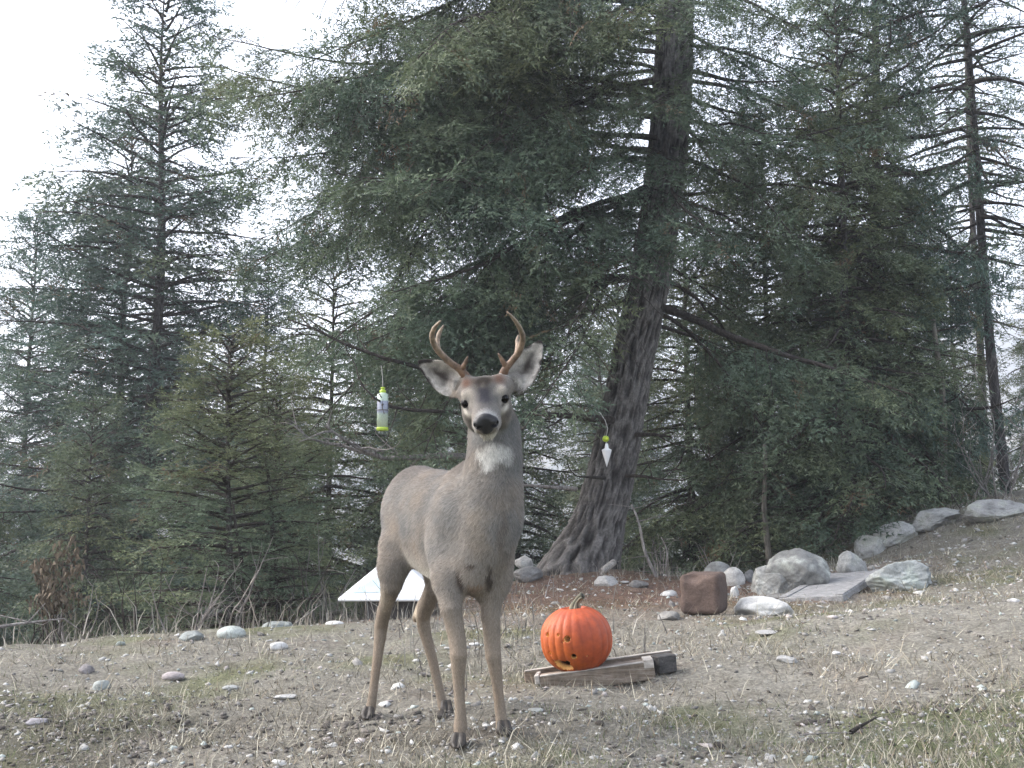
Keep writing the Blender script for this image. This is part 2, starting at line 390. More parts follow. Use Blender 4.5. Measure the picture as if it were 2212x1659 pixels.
for l in (-1, 1):
    ea = unit(Hr * .62 * l + Hf0 * .78); eb = unit(np.cross(Hu, ea)); EM = np.stack([eb, ea, np.cross(ea, eb)])
    S.ell(H(.0625 * l, .004, -.001), (.0235, .019, .0185), EM, .008); S.ell(H(.0625 * l, .004, -.001) + ea * .018, (.0185, .020, .0118), EM, .003, sub=True)
# ears: cupped shells growing from the sides of the skull
def ear(base, tip, side, facing, W, depth=.030, th=.0066):
    a = tip - base; L = np.linalg.norm(a); a = a / L; n = unit(facing - a * (facing @ a)); w = np.cross(n, a)
    lo = np.minimum(base, tip) - .09; hi = np.maximum(base, tip) + .09
    sl, P = S.box(lo, hi); q = P - base; t = (q @ a) / L; x = q @ w; y = q @ n
    tc = np.clip(t, 0, 1)
    hw = W * np.clip(np.sin(np.pi * np.clip(tc * .93 + .07, 0, 1) ** .85), 0, 1) ** .62 * (1 - .25 * tc) + .012 * (1 - tc)
    ns = depth * ((x / W) ** 2) * 1.2 - depth * .6 * np.sin(np.pi * tc) + .012 * tc ** 2
    d = np.maximum(np.maximum(np.abs(y - ns) - th, np.abs(x) - hw), np.maximum(t - 1, -t) * L) * .8
    S.add(sl, d, .008)
eL0 = z1(612, 545, 3.78); eL1 = z1(345, 385, 3.79); eR0 = z1(892, 545, 3.79); eR1 = z1(1078, 268, 3.81)
ear(eL0, eL1, -1, np.array([.12, -1, -.22]), .053); ear(eR0, eR1, 1, np.array([-.15, -1, -.1]), .054)
S.cone(H(-.062, -.075, .008), eL0 + (eL1 - eL0) * .16, .034, .024, .02); S.cone(H(.064, -.075, .008), eR0 + (eR1 - eR0) * .16, .034, .024, .02)
for b, t_ in ((eL0, eL1), (eR0, eR1)):
    S.ell(b + (t_ - b) * .10 + np.array([0, -.032, .0]), (.016, .014, .026), None, .01, sub=True)
# pedicles
aL0 = z1(645, 500, 3.765); aR0 = z1(842, 487, 3.765)
S.cone(H(-.040, -.07, .03), aL0, .022, .017, .02); S.cone(H(.040, -.07, .03), aR0, .022, .017, .02)
# legs, from the picture positions at their own distances
FR = [(752, 40, 3.93, .06), (748, 215, 3.84, .052), (757, 400, 3.78, .037), (780, 510, 3.78, .032), (796, 600, 3.775, .0305), (802, 680, 3.765, .030), (802, 750, 3.77, .0255),
      (803, 840, 3.775, .0205), (809, 960, 3.775, .0188), (814, 1050, 3.775, .0195), (814, 1120, 3.775, .0235), (808, 1180, 3.765, .019), (804, 1222, 3.745, .021)]
FL = [(1020, 60, 3.99, .06), (1012, 230, 3.88, .054), (1003, 320, 3.86, .042), (1001, 450, 3.85, .034), (1009, 600, 3.845, .0295), (1016, 690, 3.835, .028), (1029, 770, 3.84, .0232),
      (1044, 880, 3.845, .0195), (1056, 1000, 3.845, .019), (1066, 1080, 3.845, .0205), (1072, 1135, 3.845, .0228), (1078, 1195, 3.835, .019), (1080, 1235, 3.815, .021)]
HRL = [(402, 30, 4.40, .056), (396, 150, 4.37, .050), (390, 250, 4.36, .044), (366, 345, 4.43, .031), (343, 425, 4.50, .028), (327, 500, 4.55, .0285), (320, 575, 4.55, .0255), (308, 670, 4.545, .0212),
       (292, 790, 4.53, .0188), (275, 930, 4.52, .0182), (264, 1000, 4.52, .0205), (255, 1045, 4.505, .020), (249, 1085, 4.49, .022)]
HLL = [(700, 20, 4.55, .085), (690, 150, 4.48, .06), (655, 270, 4.46, .040), (608, 370, 4.54, .036), (583, 445, 4.60, .031), (592, 525, 4.605, .0268), (615, 610, 4.60, .0232),
       (640, 700, 4.595, .0208), (667, 820, 4.585, .0192), (690, 920, 4.58, .019), (704, 985, 4.575, .021), (718, 1035, 4.555, .019), (728, 1070, 4.54, .020)]
for c in (FR, FL, HRL, HLL):
    pts = [(z2(x, y, Y_), r * .97) for x, y, Y_, r in c]; S.chain(pts[:2], .07); S.chain(pts[1:3], .045); S.chain(pts[2:], .004)
hk = z2(544, 455, 4.66); S.cone(hk, z2(580, 370, 4.60), .019, .022, .016)
S.ell(at(476, 578, 3.80), (.046, .045, .046), None, .035); S.ell(at(477, 560, 3.80), (.065, .05, .06), None, .05)                       # hock points
hk2 = z2(318, 470, 4.61); S.cone(hk2, z2(340, 400, 4.52), .018, .022, .02)
V, Q = S.mesh()
# keep only the biggest connected surface is assumed; soften the grid
V = relax(V, Q, 3, .5)
N = vnormals(V, Q)
def deer_cols(V, N):
    rel = V - DO; s = rel @ DF; l = rel @ DL; z = V[:, 2]
    wv = np.stack([fbm(V * 28, 2, 61), fbm(V * 28, 2, 63), fbm(V * 28, 2, 67)], 1); q = (V - EYE) @ HM.T; q = q + .0055 * wv; V = V + .012 * wv; r, f, u = q.T
    c = np.tile(np.array([.204, .185, .165]), (len(V), 1))
    def mx(c, col, w): w = np.clip(w, 0, 1)[:, None]; return c * (1 - w) + np.array(col) * w
    def blob(p, rad): p = np.asarray(p, float); d = np.linalg.norm((V - p) / np.asarray(rad, float), axis=1); return np.clip(1.6 - 1.6 * d, 0, 1) ** .8
    def hb(p, rad): d = np.linalg.norm((q - np.asarray(p)) / np.asarray(rad), axis=1); return np.clip(1.2 * np.exp(-1.9 * d ** 2) - .03, 0, 1)
    n1 = fbm(V * 9, 3, 31); n2 = fbm(V * np.array([30, 30, 9.]), 3, 37)
    n4 = fbm(np.stack([s * 5, l * 14, z * 2.2], 1), 3, 77); c = c * (1 + .12 * n1[:, None] + .10 * n2[:, None] + .16 * n4[:, None]); c = c * (1 + .10 * np.clip(n1, -1, 1)[:, None] * np.array([1, .2, -.6]))
    body = (z < 1.06)
    c = mx(c, (.225, .19, .155), np.clip((.80 - z) * 1.6, 0, .8))                 # paler lower flank
    legs = np.clip((.66 - z) / .30, 0, 1); c = mx(c, (.265, .212, .162), legs * .8); c = c * (1 + .1 * n2[:, None] * legs[:, None])
    c = mx(c, (.19, .13, .085), np.clip((.34 - z) / .2, 0, 1) * np.clip(-N[:, 1] * 0 + n1 * .8 + .2, 0, 1) * .6)
    inner = np.clip(-N[:, 2] * 1.6 - .35, 0, 1) * np.clip((z - .55) * 12, 0, 1) * (z < .70) * np.clip((s - .02) * 8, 0, 1) * (s < .5); c = mx(c, (.60, .56, .49), inner * .8)
    c = mx(c, (.66, .62, .55), blob(z2(620, 245, 4.08), (.05, .12, .022)))
    ht = blob(z2(545, 420, 4.62), (.035, .06, .05)); c = mx(c, (.55, .47, .36), ht * .9); c = mx(c, (.09, .05, .03), blob(z2(560, 485, 4.62), (.022, .05, .014)) * .8)
    c = mx(c, (.42, .36, .28), blob(z2(350, 380, 4.38), (.035, .10, .12)) * .7)
    c = mx(c, (.05, .033, .025), blob(z2(868, 140, 3.72), (.026, .16, .016)) * .85)     # crease shade of the folds between the fore legs, painted into the coat
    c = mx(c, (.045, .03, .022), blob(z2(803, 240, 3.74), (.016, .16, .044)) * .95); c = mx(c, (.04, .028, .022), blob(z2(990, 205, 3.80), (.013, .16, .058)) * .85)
    c = mx(c, (.24, .15, .10), blob(z2(905, 275, 3.72), (.05, .09, .02)) * .8)
    c = mx(c, (.15, .115, .09), blob(z1(200, 1235, 4.2), (.05, .10, .05)) * .55)
    c = mx(c, (.135, .118, .108), np.clip((z - .93) / .07, 0, 1) * (s < .6) * (z < 1.1) * .6)
    ub = np.clip((.628 - z) / .03, 0, 1) * np.clip((-N[:, 2] + .05) * 3, 0, 1) * (z > .5) * np.clip((s - .08) * 10, 0, 1) * np.clip((.50 - s) * 10, 0, 1); c = mx(c, (.62, .59, .52), ub)
    # chest: paler line down the brisket
    c = mx(c, (.26, .215, .165), blob(z1(700, 1400, 3.65), (.06, .12, .14)) * .6)
    c = mx(c, (.13, .105, .085), blob(z1(845, 1420, 3.68), (.022, .12, .17)) * .6)
    # throat patch
    th = blob(z1(805, 930, 3.72), (.088, .10, .050)); th = np.maximum(th, blob(z1(755, 990, 3.72), (.035, .10, .035))); c = mx(c, (.56, .54, .50), np.clip(th * 1.25 + .35 * n1 * (th > .05), 0, 1) * (N[:, 1] < .2))
    # face
    head = (V[:, 2] > 1.06) & (f > -.17)
    c = mx(c, (.125, .116, .106), hb((0, -.02, 0), (.10, .12, .09)) * .9)
    c = mx(c, (.036, .035, .041), hb((0, .040, .030), (.038, .120, .05)) * 1.0)
    c = mx(c, (.030, .024, .019), hb((0, -.040, .054), (.050, .060, .034)) * 1.2); c = mx(c, (.30, .27, .235), hb((.0, -.012, .04), (.010, .02, .02)) * .3)
    for g in (-1, 1):
        c = mx(c, (.125, .052, .028), hb((.058 * g, -.060, .050), (.030, .050, .030)) * .7)
        c = mx(c, (.42, .37, .30), hb((.050 * g, -.008, .026), (.034, .030, .013)) * .95); c = mx(c, (.36, .32, .265), hb((.026 * g, -.004, .012), (.016, .03, .03)) * .15)
        c = mx(c, (.60, .56, .49), hb((.060 * g, .018, -.033), (.028, .040, .021)) * 1.1); c = mx(c, (.10, .088, .078), hb((.066 * g, .0, -.058), (.028, .06, .028)) * .8)
        c = mx(c, (.55, .50, .43), hb((.052 * g, .010, .0), (.012, .03, .018)) * .5)
        c = mx(c, (.03, .022, .018), hb((.070 * g, .006, -.001), (.027, .030, .0175)) * 1.25); c = mx(c, (.035, .028, .025), hb((.058 * g, .030, -.012), (.009, .022, .007)) * .9)
    ring = hb((0, .137, -.018), (.050, .022, .041)) ; c = mx(c, (.58, .57, .56), ring * 1.15)
    c = mx(c, (.50, .47, .41), hb((0, .12, -.075), (.05, .05, .026)) * 1.2)
    c = mx(c, (.05, .04, .035), hb((0, .140, -.062), (.034, .03, .004)) * .7)
    # ears
    for b, t_, fc in ((eL0, eL1, np.array([.12, -1, -.22])), (eR0, eR1, np.array([-.15, -1, -.1]))):
        a = t_ - b; L = np.linalg.norm(a); a = a / L; n = unit(fc - a * (fc @ a)); w = np.cross(n, a); qq = V - b; t = (qq @ a) / L; x = qq @ w; y = qq @ n
        near = (t > .10) & (t < 1.1) & (np.abs(x) < .075) & (np.abs(y) < .07) & (np.linalg.norm((V - EYE), axis=1) > .085)
        inn = near & ((N @ n) > .25)
        sp = fbm(V * 45, 3, 41)
        c = np.where(inn[:, None], np.array([.34, .315, .285]) * (1 + .45 * sp[:, None] + .25 * np.clip(1 - np.abs(x) / .04, 0, 1)[:, None] * -1 + .25), c)
        hw = .053 * np.clip(np.sin(np.pi * np.clip(np.clip(t, 0, 1) * .93 + .07, 0, 1) ** .85), 0, 1) ** .62 * (1 - .25 * np.clip(t, 0, 1)) + .012 * (1 - np.clip(t, 0, 1))
        dk = near * np.clip((t - .90) / .05, 0, 1); rim = near * np.clip((np.abs(x) / hw - .78) * 7, 0, 1) * np.clip((t - .3) * 4, 0, 1) * .95
        ctr = near * inn * np.clip(1 - np.abs(x) / (hw * .55), 0, 1) * np.clip(1 - np.abs(t - .5) / .4, 0, 1); c = mx(c, (.060, .050, .045), ctr * 1.3)
        c = mx(c, (.03, .025, .024), np.maximum(dk, rim))
        c = mx(c, (.10, .082, .07), (near & ((N @ n) < 0)) * .8)
    # hooves' hairline
    return np.clip(c * np.array([.86, .865, .87]), .012, .8)
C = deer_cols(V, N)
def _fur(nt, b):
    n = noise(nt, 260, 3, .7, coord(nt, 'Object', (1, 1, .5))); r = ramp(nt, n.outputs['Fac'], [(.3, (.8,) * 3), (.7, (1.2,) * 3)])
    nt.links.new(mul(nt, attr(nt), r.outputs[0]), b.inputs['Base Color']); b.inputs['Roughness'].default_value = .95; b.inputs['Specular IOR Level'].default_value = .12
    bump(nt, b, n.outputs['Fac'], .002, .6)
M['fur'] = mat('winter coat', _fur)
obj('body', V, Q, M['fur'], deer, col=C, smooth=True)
# short lying hair over the hide
nf = 112000; qi = rng.integers(0, len(Q), nf); w = rng.random((nf, 2)); w1, w2 = w.T
P = (V[Q[qi, 0]] * ((1 - w1) * (1 - w2))[:, None] + V[Q[qi, 1]] * (w1 * (1 - w2))[:, None] + V[Q[qi, 2]] * (w1 * w2)[:, None] + V[Q[qi, 3]] * ((1 - w1) * w2)[:, None])
Nn = N[Q[qi, 0]]; Cc = C[Q[qi, 0]]
flow = np.tile(-DF * .7 - UZ * .75, (nf, 1)); hd = np.linalg.norm(P - EYE, axis=1)
isn = (P[:, 2] > .98) & (P[:, 1] < 4.0); flow[isn] = np.array([0, .1, -1.]); ish = hd < .15; flow[ish] = -Hf0 + Hu * .1
lg = P[:, 2] < .50; lw = np.clip((.62 - P[:, 2]) / .2, 0, 1); flow = flow * (1 - lw[:, None]) - UZ * lw[:, None] * 1.2
isear = np.zeros(nf, bool)
for b, t_ in ((eL0, eL1), (eR0, eR1)):
    tt = (P - b) @ (t_ - b) / ((t_ - b) @ (t_ - b)); m = (tt > .15) & (hd > .1) & (np.linalg.norm(P - b - tt[:, None] * (t_ - b), axis=1) < .09); flow[m] = (t_ - b); isear |= m
flow = unit(flow + rng.normal(0, .22, (nf, 3)))
tg = unit(flow - Nn * (flow * Nn).sum(1)[:, None]); Ln = .019 - .010 * lw; Ln = np.where(ish, .007, Ln); Ln = np.where(isear, .0055, Ln); Ln = Ln * rng.uniform(.6, 1.3, nf)
nose_c = H(0, .155, -.022)
ok = (np.linalg.norm(P - nose_c, axis=1) > .036) & (np.linalg.norm(P - H(.0725, .01, 0), axis=1) > .016) & (np.linalg.norm(P - H(-.0725, .01, 0), axis=1) > .016) & (P[:, 2] > .0)
P, Nn, Cc, tg, Ln = P[ok], Nn[ok], Cc[ok], tg[ok], Ln[ok]; nf = len(P)
sd_ = unit(np.cross(tg, Nn)); wd = np.where(Ln < .009, .0007, .0011)[:, None]
tri = np.stack([P - sd_ * wd - Nn * .001, P + sd_ * wd - Nn * .001, P + tg * Ln[:, None] + Nn * Ln[:, None] * .20], 1)
hc = Cc * rng.uniform(.58, 1.55, (nf, 1)); hc3 = np.stack([hc * .85, hc * .85, hc * 1.15], 1)
M['hair'] = mat('hair', f_tint(10, .98, 1.02))
obj('coat', tri.reshape(-1, 3), np.arange(nf * 3).reshape(-1, 3), M['hair'], deer, col=np.clip(hc3, 0, .85).reshape(-1, 3), kind='stuff')
# nose
E = SDF(nose_c - .07, nose_c + .07, .0016)
E.ell(H(-.002, .146, -.017), (.035, .019, .029), HM, .008); E.ell(H(-.002, .150, -.037), (.023, .014, .022), HM, .01)
for g in (-1, 1):
    E.ell(H(.024 * g, .148, -.020), (.018, .019, .020), HM, .006)
    E.ell(H(.025 * g, .166, -.026), (.0085, .014, .0058), HM, .002, sub=True); E.ell(H(.037 * g, .162, -.022), (.005, .012, .009), HM, .003, sub=True)
v, f = E.mesh(); v = relax(v, f, 1)
def _nose(nt, b):
    n = noise(nt, 420, 3, .6, coord(nt)); r = ramp(nt, n.outputs['Fac'], [(.3, (.003, .003, .0035)), (.7, (.011, .0105, .013))]); nt.links.new(r.outputs[0], b.inputs['Base Color'])
    b.inputs['Roughness'].default_value = .36; b.inputs['Specular IOR Level'].default_value = .42; bump(nt, b, n.outputs['Fac'], .0015, .8)
M['nose'] = mat('wet nose leather', _nose)
obj('nose', v, f, M['nose'], deer, smooth=True, label='wet black nose')
# eyes
def sphere(c, r, n=16, sc_=(1, 1, 1), Mx=None):
    th = np.linspace(0, np.pi, n + 1); ph = np.arange(2 * n) * np.pi / n
    P = np.array([[math.sin(t) * math.cos(p), math.sin(t) * math.sin(p), math.cos(t)] for t in th for p in ph]) * r * np.array(sc_)
    if Mx is not None: P = P @ np.array(Mx)
    F = [(i * 2 * n + j, i * 2 * n + (j + 1) % (2 * n), (i + 1) * 2 * n + (j + 1) % (2 * n), (i + 1) * 2 * n + j)[::-1] for i in range(n) for j in range(2 * n)]
    return P + np.array(c), F
M['eye'] = simple('dark eye', (.0025, .002, .002), (.005, .004, .0035), 30, 0, .08, spec=.12)
for g in (-1, 1):
    v, f = sphere(H(.0615 * g, .0035, -.001), .0190, 12); obj('eye', v, f, M['eye'], deer, smooth=True)
# antlers
def antler(main, tines, name='antler'):
    parts = []
    for pts in [main] + tines:
        P = np.array([p[:3] for p in pts]); r = np.array([p[3] for p in pts])
        t = np.linspace(0, len(P) - 1, len(P) * 4); i = np.clip(t.astype(int), 0, len(P) - 2); f_ = (t - i)[:, None]
        a, b = P[np.clip(i - 1, 0, None)], P[np.clip(i + 2, None, len(P) - 1)]; p1, p2 = P[i], P[i + 1]
        pp = .5 * ((2 * p1) + (p2 - a) * f_ + (2 * a - 5 * p1 + 4 * p2 - b) * f_ ** 2 + (3 * p1 - a - 3 * p2 + b) * f_ ** 3)
        rr = np.interp(t, np.arange(len(P)), r)
        tv, tf = tube(pp, rr, 12); parts.append((tv, tf))
    V, F = join(*parts); n = fbm(V * np.array([90, 90, 50.]), 3, 51)
    base = V[0]; d = np.linalg.norm(V - base, axis=1)
    V = V + (unit(V - V.mean(0)) * (n * .0008)[:, None]); V = V + vnoise(V * 160, 3)[:, None] * .0012 * (d < .09)[:, None]
    k = np.clip(d / .22, 0, 1)[:, None]
    c = np.array([.17, .085, .048]) * (1 - k) + np.array([.36, .28, .20]) * k; c = c * (1 + .5 * n[:, None]); c = np.where((d > .235)[:, None], c * 1.25, c)
    obj(name, V, F, M['antler'], deer, smooth=True, col=np.clip(c, .02, .8))
M['antler'] = mat('antler bone', f_tint(150, .42, .85, .0015, .55))
def zz(x, y, Y_, r): return (*z1(x, y, Y_), r)
antler([zz(648, 512, 3.77, .017), zz(630, 482, 3.765, .0165), zz(595, 437, 3.755, .0135), zz(540, 398, 3.745, .0115), zz(482, 345, 3.73, .0115), zz(442, 292, 3.70, .0105), zz(427, 240, 3.66, .0095), zz(440, 190, 3.62, .0075), zz(478, 146, 3.57, .0028)],
       [[zz(466, 325, 3.725, .010), zz(458, 280, 3.75, .009), zz(468, 225, 3.76, .008), zz(496, 172, 3.76, .0022)], [zz(600, 440, 3.755, .011), zz(618, 405, 3.74, .0075), zz(640, 357, 3.73, .002)]])
antler([zz(838, 500, 3.77, .017), zz(848, 470, 3.765, .0165), zz(862, 432, 3.755, .0135), zz(897, 388, 3.75, .0115), zz(935, 340, 3.735, .0115), zz(958, 285, 3.71, .011), zz(962, 232, 3.68, .0098), zz(940, 178, 3.64, .008), zz(908, 132, 3.60, .006), zz(872, 95, 3.56, .0024)],
       [[zz(928, 350, 3.745, .010), zz(934, 300, 3.79, .0085), zz(930, 262, 3.82, .006), zz(938, 232, 3.84, .002)], [zz(866, 420, 3.755, .011), zz(845, 385, 3.74, .0085), zz(818, 338, 3.73, .002)]])
# hooves: two toes each
M['hoof'] = simple('hoof horn', (.02, .017, .014), (.06, .05, .042), 60, .001, .55)
for c, dr in ((FR, (-.1, -1)), (FL, (.15, -1)), (HRL, (-.1, -1)), (HLL, (.2, -1))):
    x, y, Y_, r_ = c[-1]; p = z2(x, y, Y_); g0 = gz(p[0], p[1]); d = unit(np.array([dr[0], dr[1], 0.])); s_ = np.cross(UZ, d)
    E = SDF((p[0] - .08, p[1] - .1, g0 - .03), (p[0] + .08, p[1] + .08, max(p[2], g0 + .05) + .05), .003)
    top = np.array([p[0], p[1], max(p[2], g0 + .035)])
    for g in (-1, 1):
        E.cone(top + s_ * .010 * g, np.array([p[0], p[1], g0 + .016]) + d * .020 + s_ * .014 * g, .0132, .0138, .006)
        E.cone(np.array([p[0], p[1], g0 + .014]) + d * .020 + s_ * .014 * g, np.array([p[0], p[1], g0 + .008]) + d * .044 + s_ * .007 * g, .0135, .006, .006)
    sl, PP = E.box((p[0] - .1, p[1] - .12, g0 - .05), (p[0] + .1, p[1] + .1, g0 + .2)); E.F[sl] = np.maximum(E.F[sl], (g0 - .004) - PP[..., 2])
    v, f = E.mesh(); obj('hoof', relax(v, f, 1), f, M['hoof'], deer, smooth=True)
# ---------------------------------------------------------------- conifers
def sprig(rng, L=.22, pairs=9, nl=.042, nw=.0095, side=4, droop=.12):
    """a flat needled spray along +X, built of narrow blades -> V (n,3,3) , tipness (n)"""
    T = []; tip = []
    def twig(o, d, l, k, nl):
        d = unit(d); up = np.array([0, 0, 1.]); s = unit(np.cross(up, d))
        for i in range(k):
            t = (i + rng.uniform(.2, .9)) / k; p = o + d * l * t + np.array([0, 0, -droop * (l * t) ** 2 / .2])
            for sg in (-1, 1):
                a = unit(d * rng.uniform(.55, .95) + s * sg * rng.uniform(.6, 1) + up * rng.uniform(-.35, .45))
                m = unit(np.cross(a, up * rng.uniform(.4, 1) + s * rng.uniform(-1, 1)))
                L_ = nl * rng.uniform(.7, 1.15) * (1 - .35 * t)
                T.append([p - m * nw * .5, p + m * nw * .5, p + a * L_]); tip.append(t)
        p = o + d * l; m = s; T.append([p - m * nw * .5, p + m * nw * .5, p + d * nl * .9]); tip.append(1)
    twig(np.zeros(3), np.array([1, 0, 0.]), L, pairs, nl)
    for i in range(side):
        t = .12 + .68 * i / max(side - 1, 1); sg = 1 if i % 2 else -1
        a = R(rng.uniform(38, 62)); l = L * (.62 - .4 * t)
        twig(np.array([L * t, 0, -droop * (L * t) ** 2 / .2]), np.array([math.cos(a), sg * math.sin(a), rng.uniform(-.15, .1)]), l, max(2, int(pairs * .5 * (1 - .4 * t))), nl * .85)
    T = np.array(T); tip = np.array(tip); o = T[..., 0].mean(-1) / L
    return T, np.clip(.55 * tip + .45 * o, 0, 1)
def place(rng, P, X, scale, tint, temps, up_j=.5):
    """instances of sprig templates as real triangles"""
    X = unit(X); up = np.array([0, 0, 1.]) + rng.normal(0, up_j, X.shape); Yv = unit(np.cross(up, X)); Zv = np.cross(X, Yv)
    Rm = np.stack([X, Yv, Zv], -1) * scale[:, None, None]; ch = rng.integers(0, len(temps), len(P)); Vs = []; Cs = []
    for k, (T, tip) in enumerate(temps):
        m = ch == k
        if not m.any(): continue
        v = np.einsum('nij,tkj->ntki', Rm[m], T) + P[m][:, None, None]
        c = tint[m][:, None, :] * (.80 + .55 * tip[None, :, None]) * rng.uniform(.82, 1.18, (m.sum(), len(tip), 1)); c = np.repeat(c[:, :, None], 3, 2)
        Vs.append(v.reshape(-1, 3)); Cs.append(c.reshape(-1, 3))
    V = np.concatenate(Vs).astype(np.float32); return V, np.arange(len(V)).reshape(-1, 3), np.concatenate(Cs)
def branchset(rng, prim, sp_step=.13, sec_k=.42, sec_min=.12, sag=.35, spr=.10, sec_sag=.5, start=.2):
    """prim: list of (origin, dir, length, radius, droop, bare) -> wood segments and sprig frames"""
    A = []; B = []; ra = []; rb = []; P = []; X = []; tipn = []
    for o, d, L, r, dr, bare in prim:
        n = max(5, int(L / .22)); p = np.array(o, float); d = unit(np.array(d, float)); st = L / n; pts = [p.copy()]; dirs = []
        wob = rng.normal(0, .085, (n, 3))
        for i in range(n):
            t = i / n; d = unit(d + np.array([0, 0, -dr * st * (1.15 - 2.0 * max(0, t - .55) / .45 * .9)]) + wob[i])
            p = p + d * st; pts.append(p.copy()); dirs.append(d)
        pts = np.array(pts); dirs = np.array(dirs + [dirs[-1]])
        rr = r * (1 - np.linspace(0, 1, n + 1)) ** .8 + .003
        A.append(pts[:-1]); B.append(pts[1:]); ra.append(rr[:-1]); rb.append(rr[1:])
        m = max(3, int(L / sp_step)); side = 1
        for k in range(m):
            t = start + (1 - start) * (k + rng.uniform(0, .8)) / m
            if t > 1 or (bare and t < bare): continue
            i = min(int(t * n), n - 1); f = t * n - i; q = pts[i] * (1 - f) + pts[i + 1] * f; dd = dirs[i]; side = -side
            h = unit(np.cross([0, 0, 1.], dd)) * side
            l2 = (sec_k * L * (1 - t) ** .8 * rng.uniform(.6, 1.25) + sec_min) * min(1, .35 + t * 2.2)
            l2 = min(l2, 1.15)
            a = R(rng.uniform(42, 75)); sd_ = unit(dd * math.cos(a) + h * math.sin(a) + np.array([0, 0, -rng.uniform(-.55 * sag, sag)]))
            ns = max(1, int(l2 / spr)); s0 = q; e = sd_.copy(); sp_ = [q]
            for j in range(ns):
                e = unit(e + np.array([0, 0, -sec_sag * spr]) + rng.normal(0, .07, 3)); s1 = s0 + e * (l2 / ns)
                A.append(s0[None]); B.append(s1[None]); w = .0045 * (1 - j / ns) + .0015; ra.append(np.array([w])); rb.append(np.array([w * .8]))
                hh = unit(np.cross([0, 0, 1.], e)); g = 1 if j % 2 else -1
                x = unit(e * .75 + hh * g * rng.uniform(.2, .9) + np.array([0, 0, -rng.uniform(-.1, .45)]))
                P.append(s1); X.append(x); tipn.append(.3 + .7 * (j + 1) / ns)
                if rng.random() < .6: P.append((s0 + s1) / 2); X.append(unit(e * .6 - hh * g * rng.uniform(.3, .9) + np.array([0, 0, -rng.uniform(0, .5)]))); tipn.append(.5)
                s0 = s1
            P.append(s0); X.append(e); tipn.append(1.)
        for t in (1., .96): P.append(pts[-1]); X.append(dirs[-1] + rng.normal(0, .2, 3)); tipn.append(1.)
    return (np.concatenate(A), np.concatenate(B), np.concatenate(ra), np.concatenate(rb)), np.array(P), np.array(X), np.array(tipn)
GREEN = np.array([.078, .116, .080]); OLIVE = np.array([.125, .140, .070]); BLUE = np.array([.070, .110, .088])
def crown_mesh(name, rng, prim, temps, origin, scale=1.0, olive=.35, base=GREEN, keep=1.0, clear=None, **kw):
    (A, B, ra, rb), P, X, tp = branchset(rng, prim, **kw)
    m = rng.random(len(P)) < keep; cl = fbm(P * 1.9 + 5, 2, 87); m &= cl > -.42 + .25 * (tp > .9)
    if clear is not None: m &= ~clear(P)
    P, X, tp = P[m], X[m], tp[m]
    sc_ = scale * rng.uniform(.75, 1.3, len(P)); n = fbm(P * .8, 2, 71); n2 = fbm(P * 2.5, 2, 77)
    w = np.clip(.5 * n + .35 * n2 + olive, 0, 1)[:, None]; tint = base * (1 - w) + OLIVE * w; tint = tint * (1 + .22 * n2[:, None]) * rng.uniform(.8, 1.25, (len(P), 1))
    dry = rng.random(len(P)) < .02; tint[dry] = (.12, .085, .05)
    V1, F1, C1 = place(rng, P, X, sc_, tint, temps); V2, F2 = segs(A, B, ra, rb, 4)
    F2t = np.concatenate([F2[:, [0, 1, 2]], F2[:, [0, 2, 3]]])
    V = np.concatenate([V1, V2]) - np.array(origin); F_ = np.concatenate([F1, F2t + len(V1)]); C_ = np.concatenate([C1, np.full((len(V2), 3), .05)])
    fm = np.concatenate([np.zeros(len(F1), np.int32), np.ones(len(F2t), np.int32)])
    return mesh(name, V, F_, None, C_, mats=[M['leaf'], M['twig']], fmat=fm)
def trunk_path(pts, n=60):
    P = np.array([p[:3] for p in pts], float); r = np.array([p[3] for p in pts], float); t = np.linspace(0, len(P) - 1, n); i = np.clip(t.astype(int), 0, len(P) - 2); f = (t - i)[:, None]
    a, b = P[np.clip(i - 1, 0, None)], P[np.clip(i + 2, None, len(P) - 1)]; p1, p2 = P[i], P[i + 1]
    return .5 * ((2 * p1) + (p2 - a) * f + (2 * a - 5 * p1 + 4 * p2 - b) * f ** 2 + (3 * p1 - a - 3 * p2 + b) * f ** 3), np.interp(t, np.arange(len(P)), r)
